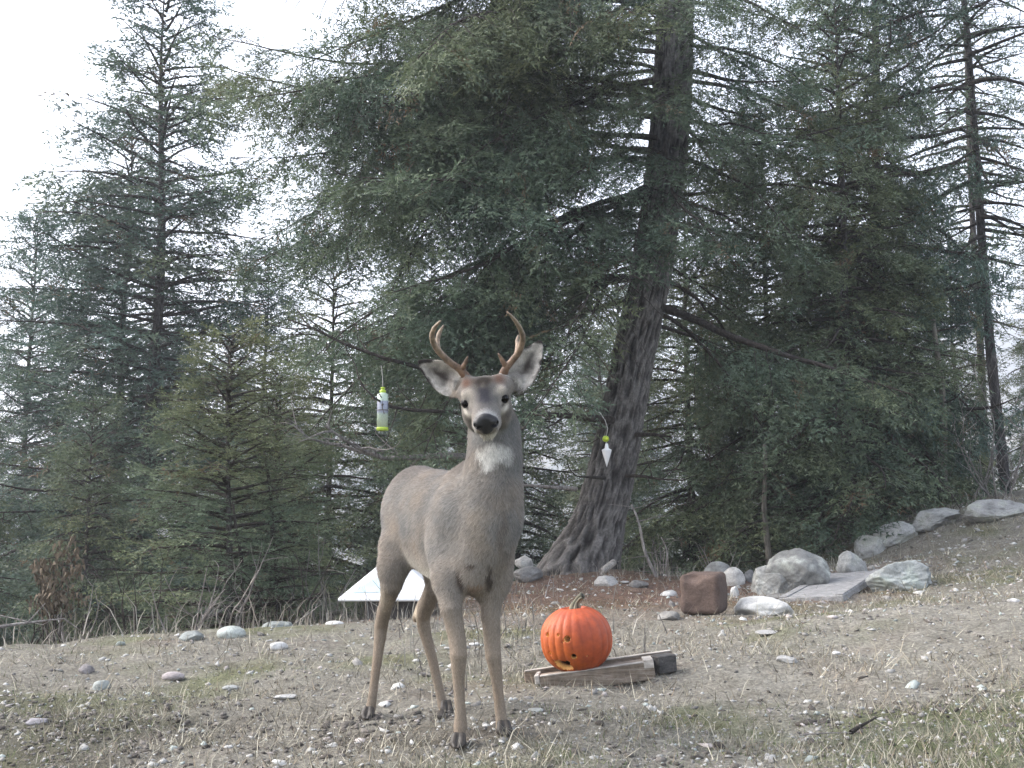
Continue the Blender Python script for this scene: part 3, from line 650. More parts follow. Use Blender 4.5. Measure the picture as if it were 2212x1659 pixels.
def trunk(path, rad, sides, amp, seed=0, roots=None, freq=7.):
    T = unit(np.gradient(path, axis=0)); a = np.arange(sides) * 2 * np.pi / sides; V = []
    for i in range(len(path)):
        u = unit(np.cross([0, 1., 0], T[i])); w = np.cross(T[i], u); r = rad[i] * np.ones(sides)
        if roots is not None:
            k = np.clip(1 - (path[i, 2] - path[0, 2]) / .9, 0, 1) ** 2.2
            r = r * (1 + k * sum(c * np.clip(np.cos(a - b), 0, 1) ** 3 for b, c in roots))
        V.append(path[i] + r[:, None] * (np.cos(a)[:, None] * u + np.sin(a)[:, None] * w))
    V = np.array(V); ang = np.stack([np.cos(a), np.sin(a)], -1)
    q = np.concatenate([np.broadcast_to(ang[None] * freq * .9, (len(path), sides, 2)), np.broadcast_to(path[:, None, 2:] * 4.6, (len(path), sides, 1))], -1)
    global LAST_H
    q = q + .35 * np.stack([vnoise(q * 1.5 + 9, seed + 3)] * 3, -1)
    h = 1 - np.abs(vnoise(q, seed)) * 2.2; h = h + .6 * vnoise(q * 3.1, seed + 1) + .35 * vnoise(q * 6.3, seed + 2)
    LAST_H = h.reshape(-1); c = V.mean(1, keepdims=True); V = V + unit(V - c) * (h * amp * np.clip(rad / rad.max(), .3, 1)[:, None])[..., None]
    m, s = len(path), sides; i = np.arange(m - 1)[:, None] * s; j = np.arange(s)[None]; k = (j + 1) % s
    return V.reshape(-1, 3), np.stack([i + j, i + k, i + s + k, i + s + j], -1).reshape(-1, 4)
rng = np.random.default_rng(21)
FINE = [sprig(rng) for _ in range(6)]
MID = [sprig(rng, .26, 6, .062, .0165, 3) for _ in range(5)]
COARSE = [sprig(rng, .32, 5, .085, .022, 3) for _ in range(5)]

# --- the big fir behind the buck
Yt = 11.5
tp_ = [(1262, 1262, .36), (1268, 1215, .29), (1296, 1120, .25), (1322, 1010, .23), (1345, 900, .215), (1366, 780, .21), (1388, 680, .205), (1412, 560, .20), (1430, 430, .20), (1445, 300, .20), (1453, 180, .195), (1458, 60, .19), (1466, -120, .175), (1475, -420, .15), (1480, -900, .09), (1482, -1300, .02)]
tpts = [(*atd(x, y, Yt + .0), r) for x, y, r in tp_]
tP, tR = trunk_path(tpts, 420)
big = empty('fir_tree', tuple(tP[0]), 'huge leaning fir with thick furrowed flared trunk behind the buck', 'tree', 'conifers at the edge of the clearing')
v, f = trunk(tP, tR, 150, .030, 5, roots=[(R(182), .55), (R(5), .3), (R(228), .45), (R(300), .3), (R(110), .3)])
M['bark_big'] = mat('deeply furrowed bark', f_tint(38, .55, 1.45, .02, .95))
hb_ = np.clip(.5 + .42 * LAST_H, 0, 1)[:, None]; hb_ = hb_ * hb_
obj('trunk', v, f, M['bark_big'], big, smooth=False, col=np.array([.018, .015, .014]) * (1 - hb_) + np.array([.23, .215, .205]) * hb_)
def on_trunk(y):      # point on the trunk axis at a height in the 2212 px view
    z = atd(1400, y, Yt)[2]; i = int(np.argmin(np.abs(tP[:, 2] - z))); return tP[i], tR[i]
prim = []
def limb(y, ex, ey, eY, droop=.25, r=.045, bare=0):
    """a limb from the trunk at picture height y to an end point"""
    p, tr = on_trunk(y); e = atd(ex, ey, eY); d = e - p; L = np.linalg.norm(d); du = d / L
    prim.append((p + du * tr * .7, unit(du + np.array([0, 0, droop * L * .30])), L * 1.03, r, droop, bare))
for a in [(-150, 640, 70, 10.8), (-190, 760, -20, 10.4), (-90, 820, 70, 10.2), (-40, 560, 150, 11.2), (-230, 900, -60, 10.8), (150, 452, 205, 10.9), (60, 560, 95, 10.6), (-20, 690, 25, 10.4), (210, 440, 262, 11.4), (330, 470, 350, 10.3), (-60, 640, 60, 10.6), (60, 560, 160, 11.8), (100, 720, 40, 9.8), (150, 470, 250, 11.6), (200, 600, 240, 10.2), (240, 800, 180, 9.6), (250, 500, 420, 12.2), (300, 700, 330, 10.0),
          (340, 560, 470, 11.0), (360, 860, 330, 9.4), (420, 640, 560, 10.4), (430, 520, 640, 12.3), (460, 760, 560, 9.8), (470, 900, 480, 9.2), (500, 620, 700, 11.2), (540, 700, 690, 10.2),
          (560, 820, 690, 9.6), (580, 950, 660, 9.2), (600, 1060, 620, 9.6), (600, 700, 760, 12.6), (640, 880, 740, 10.4), (600, 1160, 600, 10.0), (560, 1150, 560, 9.6), (400, 1040, 420, 9.4), (300, 1050, 230, 9.6), (180, 1000, 110, 9.6),
          (40, 900, -60, 9.8), (-100, 760, -80, 11.0), (-40, 1050, -40, 9.8), (-160, 900, -200, 10.2), (120, 1150, 60, 10.0), (230, 1200, 200, 10.0), (330, 1230, 330, 10.1), (380, 1330, 460, 9.9), (200, 1380, 260, 9.9), (280, 1330, 420, 9.8), (420, 1200, 440, 10.6)]:
    limb(a[0], a[1], a[2], a[3], rng.uniform(.08, .24), rng.uniform(.018, .032), .12)
for a in [(60, 1620, 110, 10.6), (150, 1680, 210, 10.4), (250, 1640, 300, 10.3), (340, 1740, 420, 10.2), (420, 1800, 440, 10.6), (300, 1860, 300, 10.9), (-40, 1700, 40, 10.6), (-100, 1750, -150, 11), (0, 1640, 30, 12.5), (90, 1720, 160, 10.8), (170, 1820, 230, 12.4), (200, 1640, 260, 11), (300, 1800, 330, 12.4), (330, 1640, 400, 12.6), (420, 1720, 520, 12.6), (480, 1850, 560, 13),
          (560, 1640, 700, 12.6), (600, 1800, 760, 13), (660, 1700, 860, 12.4), (690, 1850, 900, 13.4), (-40, 1560, -120, 9.4), (60, 1340, -10, 9.6), (480, 1340, 560, 9.8)]:
    limb(a[0], a[1], a[2], a[3], rng.uniform(.08, .24), rng.uniform(.016, .026), .06)
p_, t_ = on_trunk(650); e_ = atd(1760, 850, 10.6); prim.append((p_, unit(e_ - p_) + [0, 0, .05], 3.0, .045, .05, .45))
for k in range(8):                                   # the far side and the part above the frame
    y = rng.uniform(-1200, 500); p, tr = on_trunk(y); az = rng.uniform(0, 2 * np.pi)
    if y > -200: az = rng.uniform(.15, .85) * np.pi
    L = rng.uniform(1.6, 3.0) * np.clip((y + 1450) / 900, .2, 1); d = np.array([math.cos(az), math.sin(az), .15]); prim.append((p, d, L, .035, .22, .1))
def bare_bole(P):
    za, zb = atd(1400, 1000, Yt)[2], atd(1400, 590, Yt)[2]; x = np.interp(P[:, 2], tP[:, 2], tP[:, 0]); k = (P[:, 1] / Yt)
    return (np.abs(P[:, 0] / k - x) < .34) & (P[:, 1] < Yt) & (P[:, 2] > za) & (P[:, 2] < zb + .25 * np.sin(P[:, 0] * 9))
me = crown_mesh('crown', rng, prim, FINE, tP[0], scale=1.30, olive=.34, clear=bare_bole, sag=.5, sec_sag=1.1)
link('crown', me, big, (0, 0, 0), kind='stuff')
print('big crown tris', len(me.polygons))

# --- generic conifers
def conifer_prims(rng, H_, r0, nb, Lmax, low=.06, top=.0, shape=1.0, elev=(.05, .6), droop=(.15, .35), ragged=.3, lean=(0, 0)):
    base = low; out = []
    for k in range(nb):
        t = base + (1 - base) * ((k + rng.uniform(0, 1)) / nb); z = t * H_; az = k * 2.39996 + rng.normal(0, .35)
        L = Lmax * ((1 - t) ** shape) * rng.uniform(1 - ragged, 1 + ragged * .6) * min(1, .55 + (t - base) * 6) + .18
        e = elev[0] + (elev[1] - elev[0]) * t ** 2
        o = np.array([lean[0] * t * H_, lean[1] * t * H_, z])
        out.append((o, np.array([math.cos(az), math.sin(az), e]), L, .012 + .012 * L, rng.uniform(*droop), .12 if L > .8 else 0))
    return out
def simple_trunk(H_, r0, lean=(0, 0), sides=14, n=30, seed=1, amp=.006, below=.6):
    z = np.concatenate([[-below], np.linspace(0, H_, n)]); P = np.stack([lean[0] * z + .04 * np.sin(z * .9 + seed), lean[1] * z + .04 * np.cos(z * .7 + seed), z], 1)
    r = r0 * np.clip(1 - z / H_, .02, 1.15) ** .85
    return trunk(P, r, sides, amp, seed, freq=4.)
KIND = {}
def make_kind(key, seed, H_, r0, nb, Lmax, temps, scale, olive=.3, base=GREEN, tr_mat='bark', keep=1., ckw=None, **kw):
    rg = np.random.default_rng(seed); pr = conifer_prims(rg, H_, r0, nb, Lmax, **kw)
    c = crown_mesh('crown', rg, pr, temps, (0, 0, 0), scale, olive, base, keep, **(ckw or {}))
    v, f = simple_trunk(H_, r0 * .8, kw.get('lean', (0, 0)), seed=seed); t = mesh('trunk', v, f, M[tr_mat], smooth=True)
    KIND[key] = (t, c, H_); print(key, len(c.polygons))
make_kind('tall', 101, 13.0, .15, 190, 2.5, MID, 1.35, .12, BLUE, shape=.72, low=.05, elev=(-.05, .9), droop=(.05, .3), ragged=.45, ckw=dict(sp_step=.12, spr=.15, sec_k=.40, start=.06, sag=.6, sec_sag=1.2))
make_kind('young', 102, 4.2, .05, 90, 1.15, FINE, 1.05, .62, base=GREEN * 1.25, shape=.85, low=.05, elev=(.15, 1.0), droop=(.1, .3), ckw=dict(sp_step=.10, spr=.11, start=.08))
make_kind('side', 103, 8.0, .10, 120, 1.9, MID, 1.3, .5, shape=.7, low=.03, elev=(-.1, .8), droop=(.2, .45), ckw=dict(sp_step=.13, spr=.14, sec_sag=1.2, start=.08))
make_kind('thin', 104, 12.0, .085, 120, 1.25, MID, 1.15, .15, shape=.55, low=.25, elev=(-.2, .8), droop=(.2, .5), ragged=.6, keep=.62, ckw=dict(sp_step=.2, spr=.16))
def tree(key, px, py, Y_, label, s=1.0, rz=0., zoff=None, name='fir_tree', group='conifers at the edge of the clearing', tilt=(0, 0), sx=1.0):
    """base under picture column px (1024 px frame) at distance Y"""
    t, c, H_ = KIND[key]; x = at(px, 500, Y_)[0]; z = gz(x, Y_) if py is None else at(px, py, Y_)[2]
    e = empty(name, (x, Y_, z), label, 'tree', group); e.rotation_euler = (tilt[0], tilt[1], rz); e.scale = (s * sx, s * sx, s)
    link('trunk', t, e); link('crown', c, e, kind='stuff'); return e
tree('tall', 150, None, 17.5, 'tall blue-green fir with a pointed top against the open sky', 1.0, .3, sx=1.3)
tree('tall', 118, None, 20.5, 'second tall fir crowding close behind the tall blue-green one', .98, 3.7, sx=1.15)
tree('tall', 24, None, 21, 'slim fir at the far side of the sky gap, next past the tall blue-green fir', .86, 2.1, sx=.95)
tree('young', 228, None, 9.3, 'bushy yellow-green young fir growing in front of the tall blue-green fir', .62, .5, sx=1.35)
tree('young', 275, None, 10.6, 'slender young fir just beyond the bushy yellow-green one', .66, 3.3, sx=1.1)
tree('side', 90, None, 14.5, 'dark low fir below the tall blue-green fir, behind the brown weeds', .62, 1.7)
tree('side', -60, None, 15, 'dark fir cut by the edge of the view beside the slim fir', .75, 4.0)
tree('side', 330, None, 15, 'mid-sized fir rising behind the tube bird feeder', .80, .9)
tree('side', 430, None, 14.2, "dark fir directly behind the buck's head", .66, 2.7)
tree('side', 520, None, 17.5, "shaded fir seen between the buck's neck and the leaning trunk", .85, 5.2)
tree('tall', 400, None, 24, "distant fir filling the gap left of the buck's antlers", .85, 4.4)
tree('side', 690, None, 13.8, 'dense fir just behind the leaning fir trunk, above the lumpy stones', .70, 1.2)
tree('side', 770, None, 13.2, 'drooping fir behind the largest grey boulder', .72, 3.6)
tree('side', 735, None, 20, 'shaded fir standing deeper in the wood beside the leaning trunk', .8, 1.9)
tree('tall', 872, None, 13.6, 'tall fir with a thick trunk at the top of the stony bank', 1.02, 2.9, sx=.62, tilt=(0, R(-2)))
tree('side', 880, None, 12.8, 'broad green fir with low boughs at the crest of the stony bank', .60, .2)
tree('side', 960, None, 16, 'shaded fir behind the bare twiggy shrub', .5, 2.2)
tree('thin', 1005, None, 14.0, 'sparse thin fir against the sky beyond the bank', 1.0, .4, tilt=(0, R(-3)))
tree('thin', 985, None, 17.5, 'second sparse fir close behind the thin one', 1.0, 3.4)
tree('side', 1060, None, 14.5, 'fir at the end of the stony bank', .45, 5.0)
tree('side', 850, None, 12.3, 'olive-green fir whose boughs hang over the middle rock ledges', .80, 4.1)
BK = 'firs farther back in the wood'
for k, (px, Y_, s, key, lab) in enumerate([(30, 27, .7, 'side', 'far small fir behind the dark fir and the slim one'), (200, 26, .75, 'side', 'far fir glimpsed between the tall blue-green fir and the young firs'),
        (262, 22, .80, 'tall', 'far pointed fir in the gap between the tall blue-green fir and the leaning fir'), (290, 27, .8, 'side', 'far fir low behind the slender young fir'),
        (600, 22, .9, 'side', 'far fir hidden by the leaning trunk'), (620, 27, .9, 'tall', 'farthest tall fir showing through the boughs beside the leaning trunk'),
        (840, 19, .7, 'side', 'far fir behind the olive-green fir on the bank'), (480, 28, .8, 'tall', "farthest fir showing through the boughs above the buck's antlers")]):
    tree(key, px, None, Y_, lab, s, k * 1.3, group=BK)
# ---------------------------------------------------------------- rocks
rng = np.random.default_rng(5)
def ico(n):
    t = (1 + 5 ** .5) / 2; V = [(-1,t,0),(1,t,0),(-1,-t,0),(1,-t,0),(0,-1,t),(0,1,t),(0,-1,-t),(0,1,-t),(t,0,-1),(t,0,1),(-t,0,-1),(-t,0,1)]
    F = [(0,11,5),(0,5,1),(0,1,7),(0,7,10),(0,10,11),(1,5,9),(5,11,4),(11,10,2),(10,7,6),(7,1,8),(3,9,4),(3,4,2),(3,2,6),(3,6,8),(3,8,9),(4,9,5),(2,4,11),(6,2,10),(8,6,7),(9,8,1)]
    V = [tuple(unit(v)) for v in V]
    for _ in range(n):
        c = {}; G = []
        def mid(a, b):
            k = (min(a, b), max(a, b))
            if k not in c: V.append(tuple(unit(np.array(V[a]) + V[b]))); c[k] = len(V) - 1
            return c[k]
        for a, b, d in F: x, y, z = mid(a, b), mid(b, d), mid(d, a); G += [(a, x, z), (b, y, x), (d, z, y), (x, y, z)]
        F = G
    return np.array(V), np.array(F)
ICO = [ico(k) for k in range(6)]
def rock_shape(rng, rad, lvl=4, facets=9, rough=.05, round_=.35, seed=0):
    V, F = ICO[lvl]; P = V.copy(); r = np.ones(len(V)) * 1.25
    for _ in range(facets):                                   # chip planes off a sphere
        n = unit(rng.normal(size=3)); d = rng.uniform(.72, 1.0); k = V @ n; r = np.minimum(r, np.where(k > .05, d / np.maximum(k, .05), 9))
    r = r * (1 - round_) + round_ * .95
    r = r + rough * fbm(V * 2.6 + seed * 7, 4, seed) + rough * .35 * vnoise(V * 11 + seed, seed)
    return P * r[:, None] * np.array(rad), F
def rock(box, Y_, col, label, deep=.75, flat=.35, lvl=4, facets=9, rough=.05, round_=.35, name='rock', group=None, tilt=0, cat='rock', spots=None, stack=None):
    x0, x1, y0, y1 = box; cx, cyy = (x0 + x1) / 2, (y0 + y1) / 2; Y_ = ghit(cx * .46293, y1 * .46293 - 1.5) or Y_; k = .46293 * Y_ / FPX
    w = (x1 - x0) * k / 2; dp = w * deep; Yc = Y_ + dp * .8; base = atd(cx, y1, Y_); g = gz(base[0] * Yc / Y_, Yc)
    sd_ = int(abs(x0 * 7 + y0)) % 97; top = max(atd(cx, y0, Yc)[2], g + .25 * (y1 - y0) * k); cz = g + (top - g) * flat * .6; hz_ = top - cz
    v, f = rock_shape(rng, (w, dp, hz_), lvl, facets, rough, round_, sd_); v[:, 2] *= hz_ / v[:, 2].max(); v[:, 0] = (v[:, 0] - (v[:, 0].max() + v[:, 0].min()) / 2) * 2 * w / np.ptp(v[:, 0])
    if tilt: c, s_ = math.cos(tilt), math.sin(tilt); v = np.stack([v[:, 0] * c - v[:, 2] * s_, v[:, 1], v[:, 0] * s_ + v[:, 2] * c], 1)
    base = np.array([base[0] * Yc / Y_, Yc, g])
    if stack: base = atd(cx, y1, stack); Yc = stack; t_ = atd(cx, y0, stack)[2]; g = base[2]; v[:, 2] *= (t_ - g) / (v[:, 2].max() - v[:, 2].min()); cz = t_ - v[:, 2].max()
    if True:
        pass
    v = v + np.array([base[0], Yc, cz]); n = fbm(v * 9, 4, sd_ + 3)[:, None]; n2 = np.clip(fbm(v * 24, 3, sd_ + 9), 0, 1)[:, None]
    col = np.array(col) * .55 + np.mean(col) * .45 * .95; c = col * .80 * (1 + .34 * n) * (1 - .35 * n2)
    if spots is not None: m = np.clip(n * 2.0 - .2, 0, 1) * .7; c = c * (1 - m) + np.array(spots) * m
    return obj(name, v, f, M['stone'], None, origin=(base[0], Yc, g), col=np.clip(c, .02, .75), smooth=lvl > 3, label=label, cat=cat, group=group)
GY, PL, GN, PK, WH = (.30, .30, .28), (.48, .46, .42), (.40, .44, .40), (.50, .42, .40), (.60, .59, .56)
LN = (.30, .31, .27)
rock((1650, 1790, 1184, 1285), 9.4, (.26, .26, .24), 'largest grey boulder, domed and lichened, at the foot of the stony bank', .8, .35, 5, 9, .06, .0, spots=(.38, .40, .36), name='boulder', cat='boulder')
rock((1628, 1722, 1222, 1288), 9.1, (.34, .34, .31), 'pale lumpy boulder leaning against the left of the largest grey boulder', .8, .3, 5, 8, .07, .0, spots=(.45, .46, .42), name='boulder', cat='boulder')
rock((1520, 1585, 1212, 1262), 9.5, GY, 'dull grey round-topped rock rising behind the red-brown block', .8, spots=LN)
rock((1553, 1610, 1224, 1268), 9.0, (.56, .52, .46), 'cream round rock between the red-brown block and the boulders', .9, round_=.7)
rock((1606, 1632, 1231, 1260), 9.1, (.20, .20, .20), 'small dark grey rock between the cream rock and the lumpy boulder', .9)
rock((1577, 1597, 1266, 1294), 7.9, WH, 'small white stone pressed against the right of the red-brown block', .9, lvl=3)
rock((1588, 1722, 1286, 1330), 8.0, WH, 'flat white slab of rock below the grey board', 1.2, .5, 4, 12, .06, .2, spots=(.42, .42, .40))
rock((1866, 2020, 1208, 1275), 9.1, (.44, .47, .44), 'long pale green-white rock on the bank above the grey board', .7, .35, 5, 12, .08, .2, spots=(.30, .33, .29))
rock((1650, 1730, 1283, 1300), 8.9, (.2, .19, .17), 'low earthy stone under the front of the lumpy boulder', .8)
rock((1283, 1336, 1243, 1276), 10.1, (.44, .42, .39), 'pale jagged rock right below the propped grey log end', .8, spots=(.3, .29, .27))
rock((1112, 1152, 1200, 1232), 10.9, (.48, .46, .42), 'square pale rock on top of the pile at the fir roots, beside the buck', .7, facets=7, round_=.05, lvl=5, rough=.03, stack=10.75)
rock((1106, 1174, 1222, 1264), 10.6, (.26, .25, .24), 'grey rock under the square pale one at the fir roots', .8, stack=10.7)
rock((1426, 1464, 1274, 1292), 8.5, (.5, .48, .45), 'flat pale stone just left of the red-brown block', 1.1, lvl=3)
rock((1356, 1402, 1252, 1276), 9.9, (.24, .22, .20), 'brownish stone between the jagged rock and the red-brown block', .9)
rock((1338, 1360, 1258, 1272), 9.8, (.40, .39, .37), 'little grey stone right of the jagged pale rock', .9, lvl=3)
rock((1420, 1470, 1320, 1345), 6.9, (.24, .225, .20), 'flat brown-grey stone sunk in the soil in front of the red-brown block', 1.0)
rock((468, 530, 1352, 1386), 7.5, (.46, .52, .47), 'smooth pale green oval rock at the edge of the drop, near the tall weeds', .8, round_=.95, facets=3, rough=.03)
rock((350, 398, 1451, 1466), 5.7, (.56, .46, .45), 'smooth pinkish oval stone lying in the open gravel', .8, round_=.95, facets=3, rough=.03)
rock((703, 742, 1341, 1361), 7.9, (.66, .65, .62), 'smooth white oval stone just below the white lid', .9, round_=.95, facets=3, rough=.02)
rock((566, 634, 1341, 1366), 7.9, (.30, .34, .31), 'flat greenish rock at the edge between the pale green and white oval rocks', .8)
rock((582, 622, 1386, 1408), 6.9, (.52, .51, .49), 'light stone in front of the flat greenish rock', .9, lvl=3)
rock((388, 440, 1362, 1392), 7.5, (.26, .29, .27), 'grey-green rock half buried left of the smooth pale green one', .8)
rock((56, 104, 1550, 1590), 4.15, (.34, .31, .34), 'mauve-grey rough stone in the dark crumbly soil at the near edge', .8, spots=(.5, .48, .5))
rock((170, 202, 1434, 1456), 5.5, (.30, .265, .27), 'dull mauve stone lying left of the pinkish oval stone', .9)
rock((203, 240, 1468, 1486), 5.1, (.34, .38, .35), 'flat sage-green stone in front of the dull mauve one', 1.0)
rock((1013, 1037, 1388, 1406), 6.2, (.60, .59, .56), 'small white stone seen between the fore legs and the pumpkin', .9, lvl=3)
rock((1140, 1174, 1532, 1552), 4.5, (.36, .38, .34), 'flat grey-green stone in the grass in front of the wooden frame', 1.1)
rock((1676, 1724, 1416, 1440), 5.6, (.42, .41, .38), 'largest pale stone lying in the open slope right of the wooden frame', .9, facets=14, round_=.15, spots=(.2, .2, .2))
rock((1632, 1694, 1361, 1380), 6.4, (.40, .39, .37), 'long flat grey stone in the slope below the red-brown block', .8)
rock((1796, 1818, 1406, 1420), 5.9, (.52, .50, .48), 'small pale stone higher on the slope than the largest open one', .9, lvl=3)
rock((2178, 2206, 1292, 1312), 7.0, (.62, .60, .58), 'small bright stone high on the right slope', .9, lvl=3)
rock((590, 640, 1500, 1520), 4.9, (.48, .47, .45), 'pale stone in the gravel left of the hind legs', .9, lvl=3)
rock((480, 520, 1480, 1498), 5.1, (.42, .44, .42), 'grey flat stone in the middle of the left gravel', .9, lvl=3)
# ledges of bedrock along the top of the bank
LG = 'bedrock ledges along the top of the bank'
rock((1808, 1878, 1188, 1246), 10.6, (.36, .36, .335), 'lowest tilted slab of bedrock where the bank begins to rise', .6, .3, 5, 8, .08, .05, spots=LN, group=LG, name='rock_ledge', tilt=.5)
rock((1842, 1916, 1154, 1212), 11.0, (.40, .40, .375), 'second tilted slab of bedrock up the edge of the bank', .6, .3, 5, 8, .08, .05, spots=LN, group=LG, name='rock_ledge', tilt=.45)
rock((1884, 1980, 1128, 1184), 11.4, (.42, .42, .40), 'middle cracked bedrock slab above the long pale rock', .6, .3, 5, 8, .10, .05, spots=LN, group=LG, name='rock_ledge', tilt=.3)
rock((1950, 2078, 1100, 1156), 11.8, (.38, .38, .355), 'upper narrow bedrock slab under the bare twiggy shrub', .6, .3, 5, 8, .10, .05, spots=LN, group=LG, name='rock_ledge', tilt=.2)
rock((2075, 2235, 1078, 1134), 12.2, (.34, .335, .32), 'highest smooth bedrock ledge at the right end of the bank', .6, .3, 5, 9, .06, .3, spots=LN, group=LG, name='rock_ledge')

# ---------------------------------------------------------------- box helpers
def box_mesh(c, size, ax=None, bev=.004, warp=0, seg=1):
    """bevelled box: centre, full size, rows of ax = local axes"""
    ax = np.eye(3) if ax is None else np.array(ax); h = np.array(size) / 2; b = min(bev, h.min() * .6)
    bm_v = []; 
    for sx in (-1, 1):
        for sy in (-1, 1):
            for sz in (-1, 1):
                s = np.array([sx, sy, sz]); 
                for a in range(3):
                    q = s * (h - b); q[a] = s[a] * h[a]; bm_v.append(q)
    V = np.array(bm_v); idx = lambda sx, sy, sz, a: (((sx > 0) * 2 + (sy > 0)) * 2 + (sz > 0)) * 3 + a
    F = []
    for a in range(3):
        o1, o2 = [(1, 2), (2, 0), (0, 1)][a]
        for s in (-1, 1):
            q = []
            for u, w in ((-1, -1), (1, -1), (1, 1), (-1, 1)):
                t = [0, 0, 0]; t[a] = s; t[o1] = u; t[o2] = w; q.append(idx(*t, a))
            F.append(tuple(q if s > 0 else q[::-1]))
    for a in range(3):                                  # edge bevels
        o1, o2 = [(1, 2), (2, 0), (0, 1)][a]
        for s1 in (-1, 1):
            for s2 in (-1, 1):
                def k(sa, f): t = [0, 0, 0]; t[a] = sa; t[o1] = s1; t[o2] = s2; return idx(*t, f)
                q = (k(-1, o1), k(1, o1), k(1, o2), k(-1, o2)); F.append(q if s1 * s2 < 0 else q[::-1])
    for sx in (-1, 1):
        for sy in (-1, 1):
            for sz in (-1, 1):
                q = tuple(idx(sx, sy, sz, a) for a in range(3)); F.append(q if sx * sy * sz > 0 else q[::-1])
    return V @ ax + np.array(c), F
def frame_axes(d, up=(0, 0, 1)):
    x = unit(d); y = unit(np.cross(up, x)); return np.stack([x, y, np.cross(x, y)])

# ---------------------------------------------------------------- pumpkin on its wooden frame
def z6(x, y, Y_): return at((1320 + x / 5.53) * .4, (1460 + y / 5.53) * .4, Y_)
W1 = simple('weathered timber', (.12, .105, .09), (.30, .27, .235), 14, .003, .9, (1, 6, 6)); 
def _wood(c1, c2, c3):
    def f(nt, b):
        v = coord(nt, 'Object'); mp = nt.nodes.new('ShaderNodeMapping'); mp.inputs['Rotation'].default_value = (0, R(8), R(-3)); mp.inputs['Scale'].default_value = (6, 90, 90); nt.links.new(v, mp.inputs[0])
        n = noise(nt, 1, 6, .7, mp.outputs[0]); n2 = noise(nt, 18, 4, .7, v); r = ramp(nt, n.outputs['Fac'], [(.3, c1), (.5, c2), (.72, c3)]); r2 = ramp(nt, n2.outputs['Fac'], [(.35, (.7, .7, .68)), (.65, (1.15, 1.12, 1.1))])
        nt.links.new(mul(nt, r.outputs[0], r2.outputs[0]), b.inputs['Base Color']); bump(nt, b, n.outputs['Fac'], .004)
    return f
M['plank'] = mat('weathered plank', _wood((.11, .085, .065), (.22, .18, .145), (.36, .32, .28)))
M['plank_pale'] = mat('bleached plank', _wood((.24, .22, .20), (.40, .375, .345), (.56, .53, .50)))
M['plank_dark'] = mat('stained plank', _wood((.035, .033, .035), (.075, .072, .072), (.13, .125, .12)))
fr = empty('wooden_frame', tuple(z6(900, 1350, 5.05)), 'low weathered wooden frame of planks lying on the slope under the pumpkin', 'wooden frame')
Yf, Yb = 4.98, 5.16
fa, fb = z6(150, 1285, Yf), z6(1730, 1068, Yf + .03); fd = unit(fb - fa); AX = frame_axes(fd); dn = -AX[2]
def plankobj(a, b, th, hh, m, lab=None, off=0.0):
    """top edge of the plank runs from a to b"""
    ax = frame_axes(b - a); c = (a + b) / 2 - ax[2] * hh / 2 + ax[1] * off
    v, f = box_mesh(c, (np.linalg.norm(b - a), th, hh), ax, .003); obj('plank', v, f, m, fr, label=lab)
plankobj(fa, fb, .022, .078, M['plank'])
ba, bb = z6(-60, 1215, Yb), z6(1985, 925, Yb + .04); plankobj(ba, bb, .020, .070, M['plank'])
ma, mb = z6(170, 1235, 5.045), z6(1580, 1030, 5.085); plankobj(ma - [0, 0, .006], mb - [0, 0, .006], .055, .012, M['plank'])
ca, cb = fb + fd * .002, bb + (0, 0, 0)
# cross cleats
for a, b, w_ in ((z6(118, 1268, Yf - .012), z6(150, 1215, Yb - .012), .022), (z6(1660, 1048, Yf + .014), z6(1632, 1000, Yb + .012), .045)):
    ax = frame_axes(b - a, AX[2]); v, f = box_mesh((a + b) / 2 - ax[2] * .018, (np.linalg.norm(b - a), w_, .04), ax, .003); obj('cleat', v, f, M['plank_pale'], fr)
for a, b, o in ((fa, fb, 0), ):
    ax = frame_axes(b - a); v, f = box_mesh((a + b) / 2 + ax[2] * .0030, (np.linalg.norm(b - a) - .01, .026, .006), ax, .002); obj('strip', v, f, M['plank_pale'], fr)
ax = frame_axes(bb - ba); v, f = box_mesh((ba + bb) / 2 + ax[2] * .003, (np.linalg.norm(bb - ba) - .01, .023, .006), ax, .002); obj('strip', v, f, M['plank_pale'], fr)
e1, e2 = z6(1745, 985, 5.06), z6(1992, 948, 5.10); ax = frame_axes(e2 - e1); v, f = box_mesh((e1 + e2) / 2 - ax[2] * .042 , (np.linalg.norm(e2 - e1), .07, .078), ax, .004)
obj('block', v, f, M['plank_dark'], fr, label='dark stained end block')

PC = z6(668, 760, 5.07); PW, PH = .163, .150
tl = R(5); PU = np.array([-math.sin(tl), 0, math.cos(tl)]); PX = np.array([math.cos(tl), 0, math.sin(tl)]); PY = np.array([0, 1., 0])
pk = empty('pumpkin', tuple(PC - PU * PH), 'big ribbed orange pumpkin, gnawed and full of small holes, on the wooden frame', 'pumpkin')
E = SDF(PC - .2, PC + .2, .0035); sl, P = E.box(PC - .3, PC + .3); q = P - PC; x, y, z = q @ PX, q @ PY, q @ PU
az = np.arctan2(y, x); rr = np.sqrt(x * x + y * y)
NR = 22; rib = np.abs(np.sin(az * NR / 2 + .35 * np.sin(az * 3))) ** .6
ring = PW * (1 - .034 * (1 - rib) * (1 + .5 * np.sin(az * 2.3 + 1)) * np.clip(rr / .08, 0, 1))
ell_ = np.sqrt((rr / ring) ** 2 + (np.abs(z) / PH) ** 2.25)
dsk = (ell_ - 1) * .15; dimple = .060 * np.exp(-(rr / .040) ** 2)
dimple = dimple * (1 + .25 * (1 - rib)); dsk = np.maximum(dsk, (np.abs(z) - (PH - dimple)) * (z > 0) - 1 * (z <= 0))
outer = dsk.copy(); E.F[sl] = np.maximum(dsk, -(dsk + .028)).astype(np.float32)
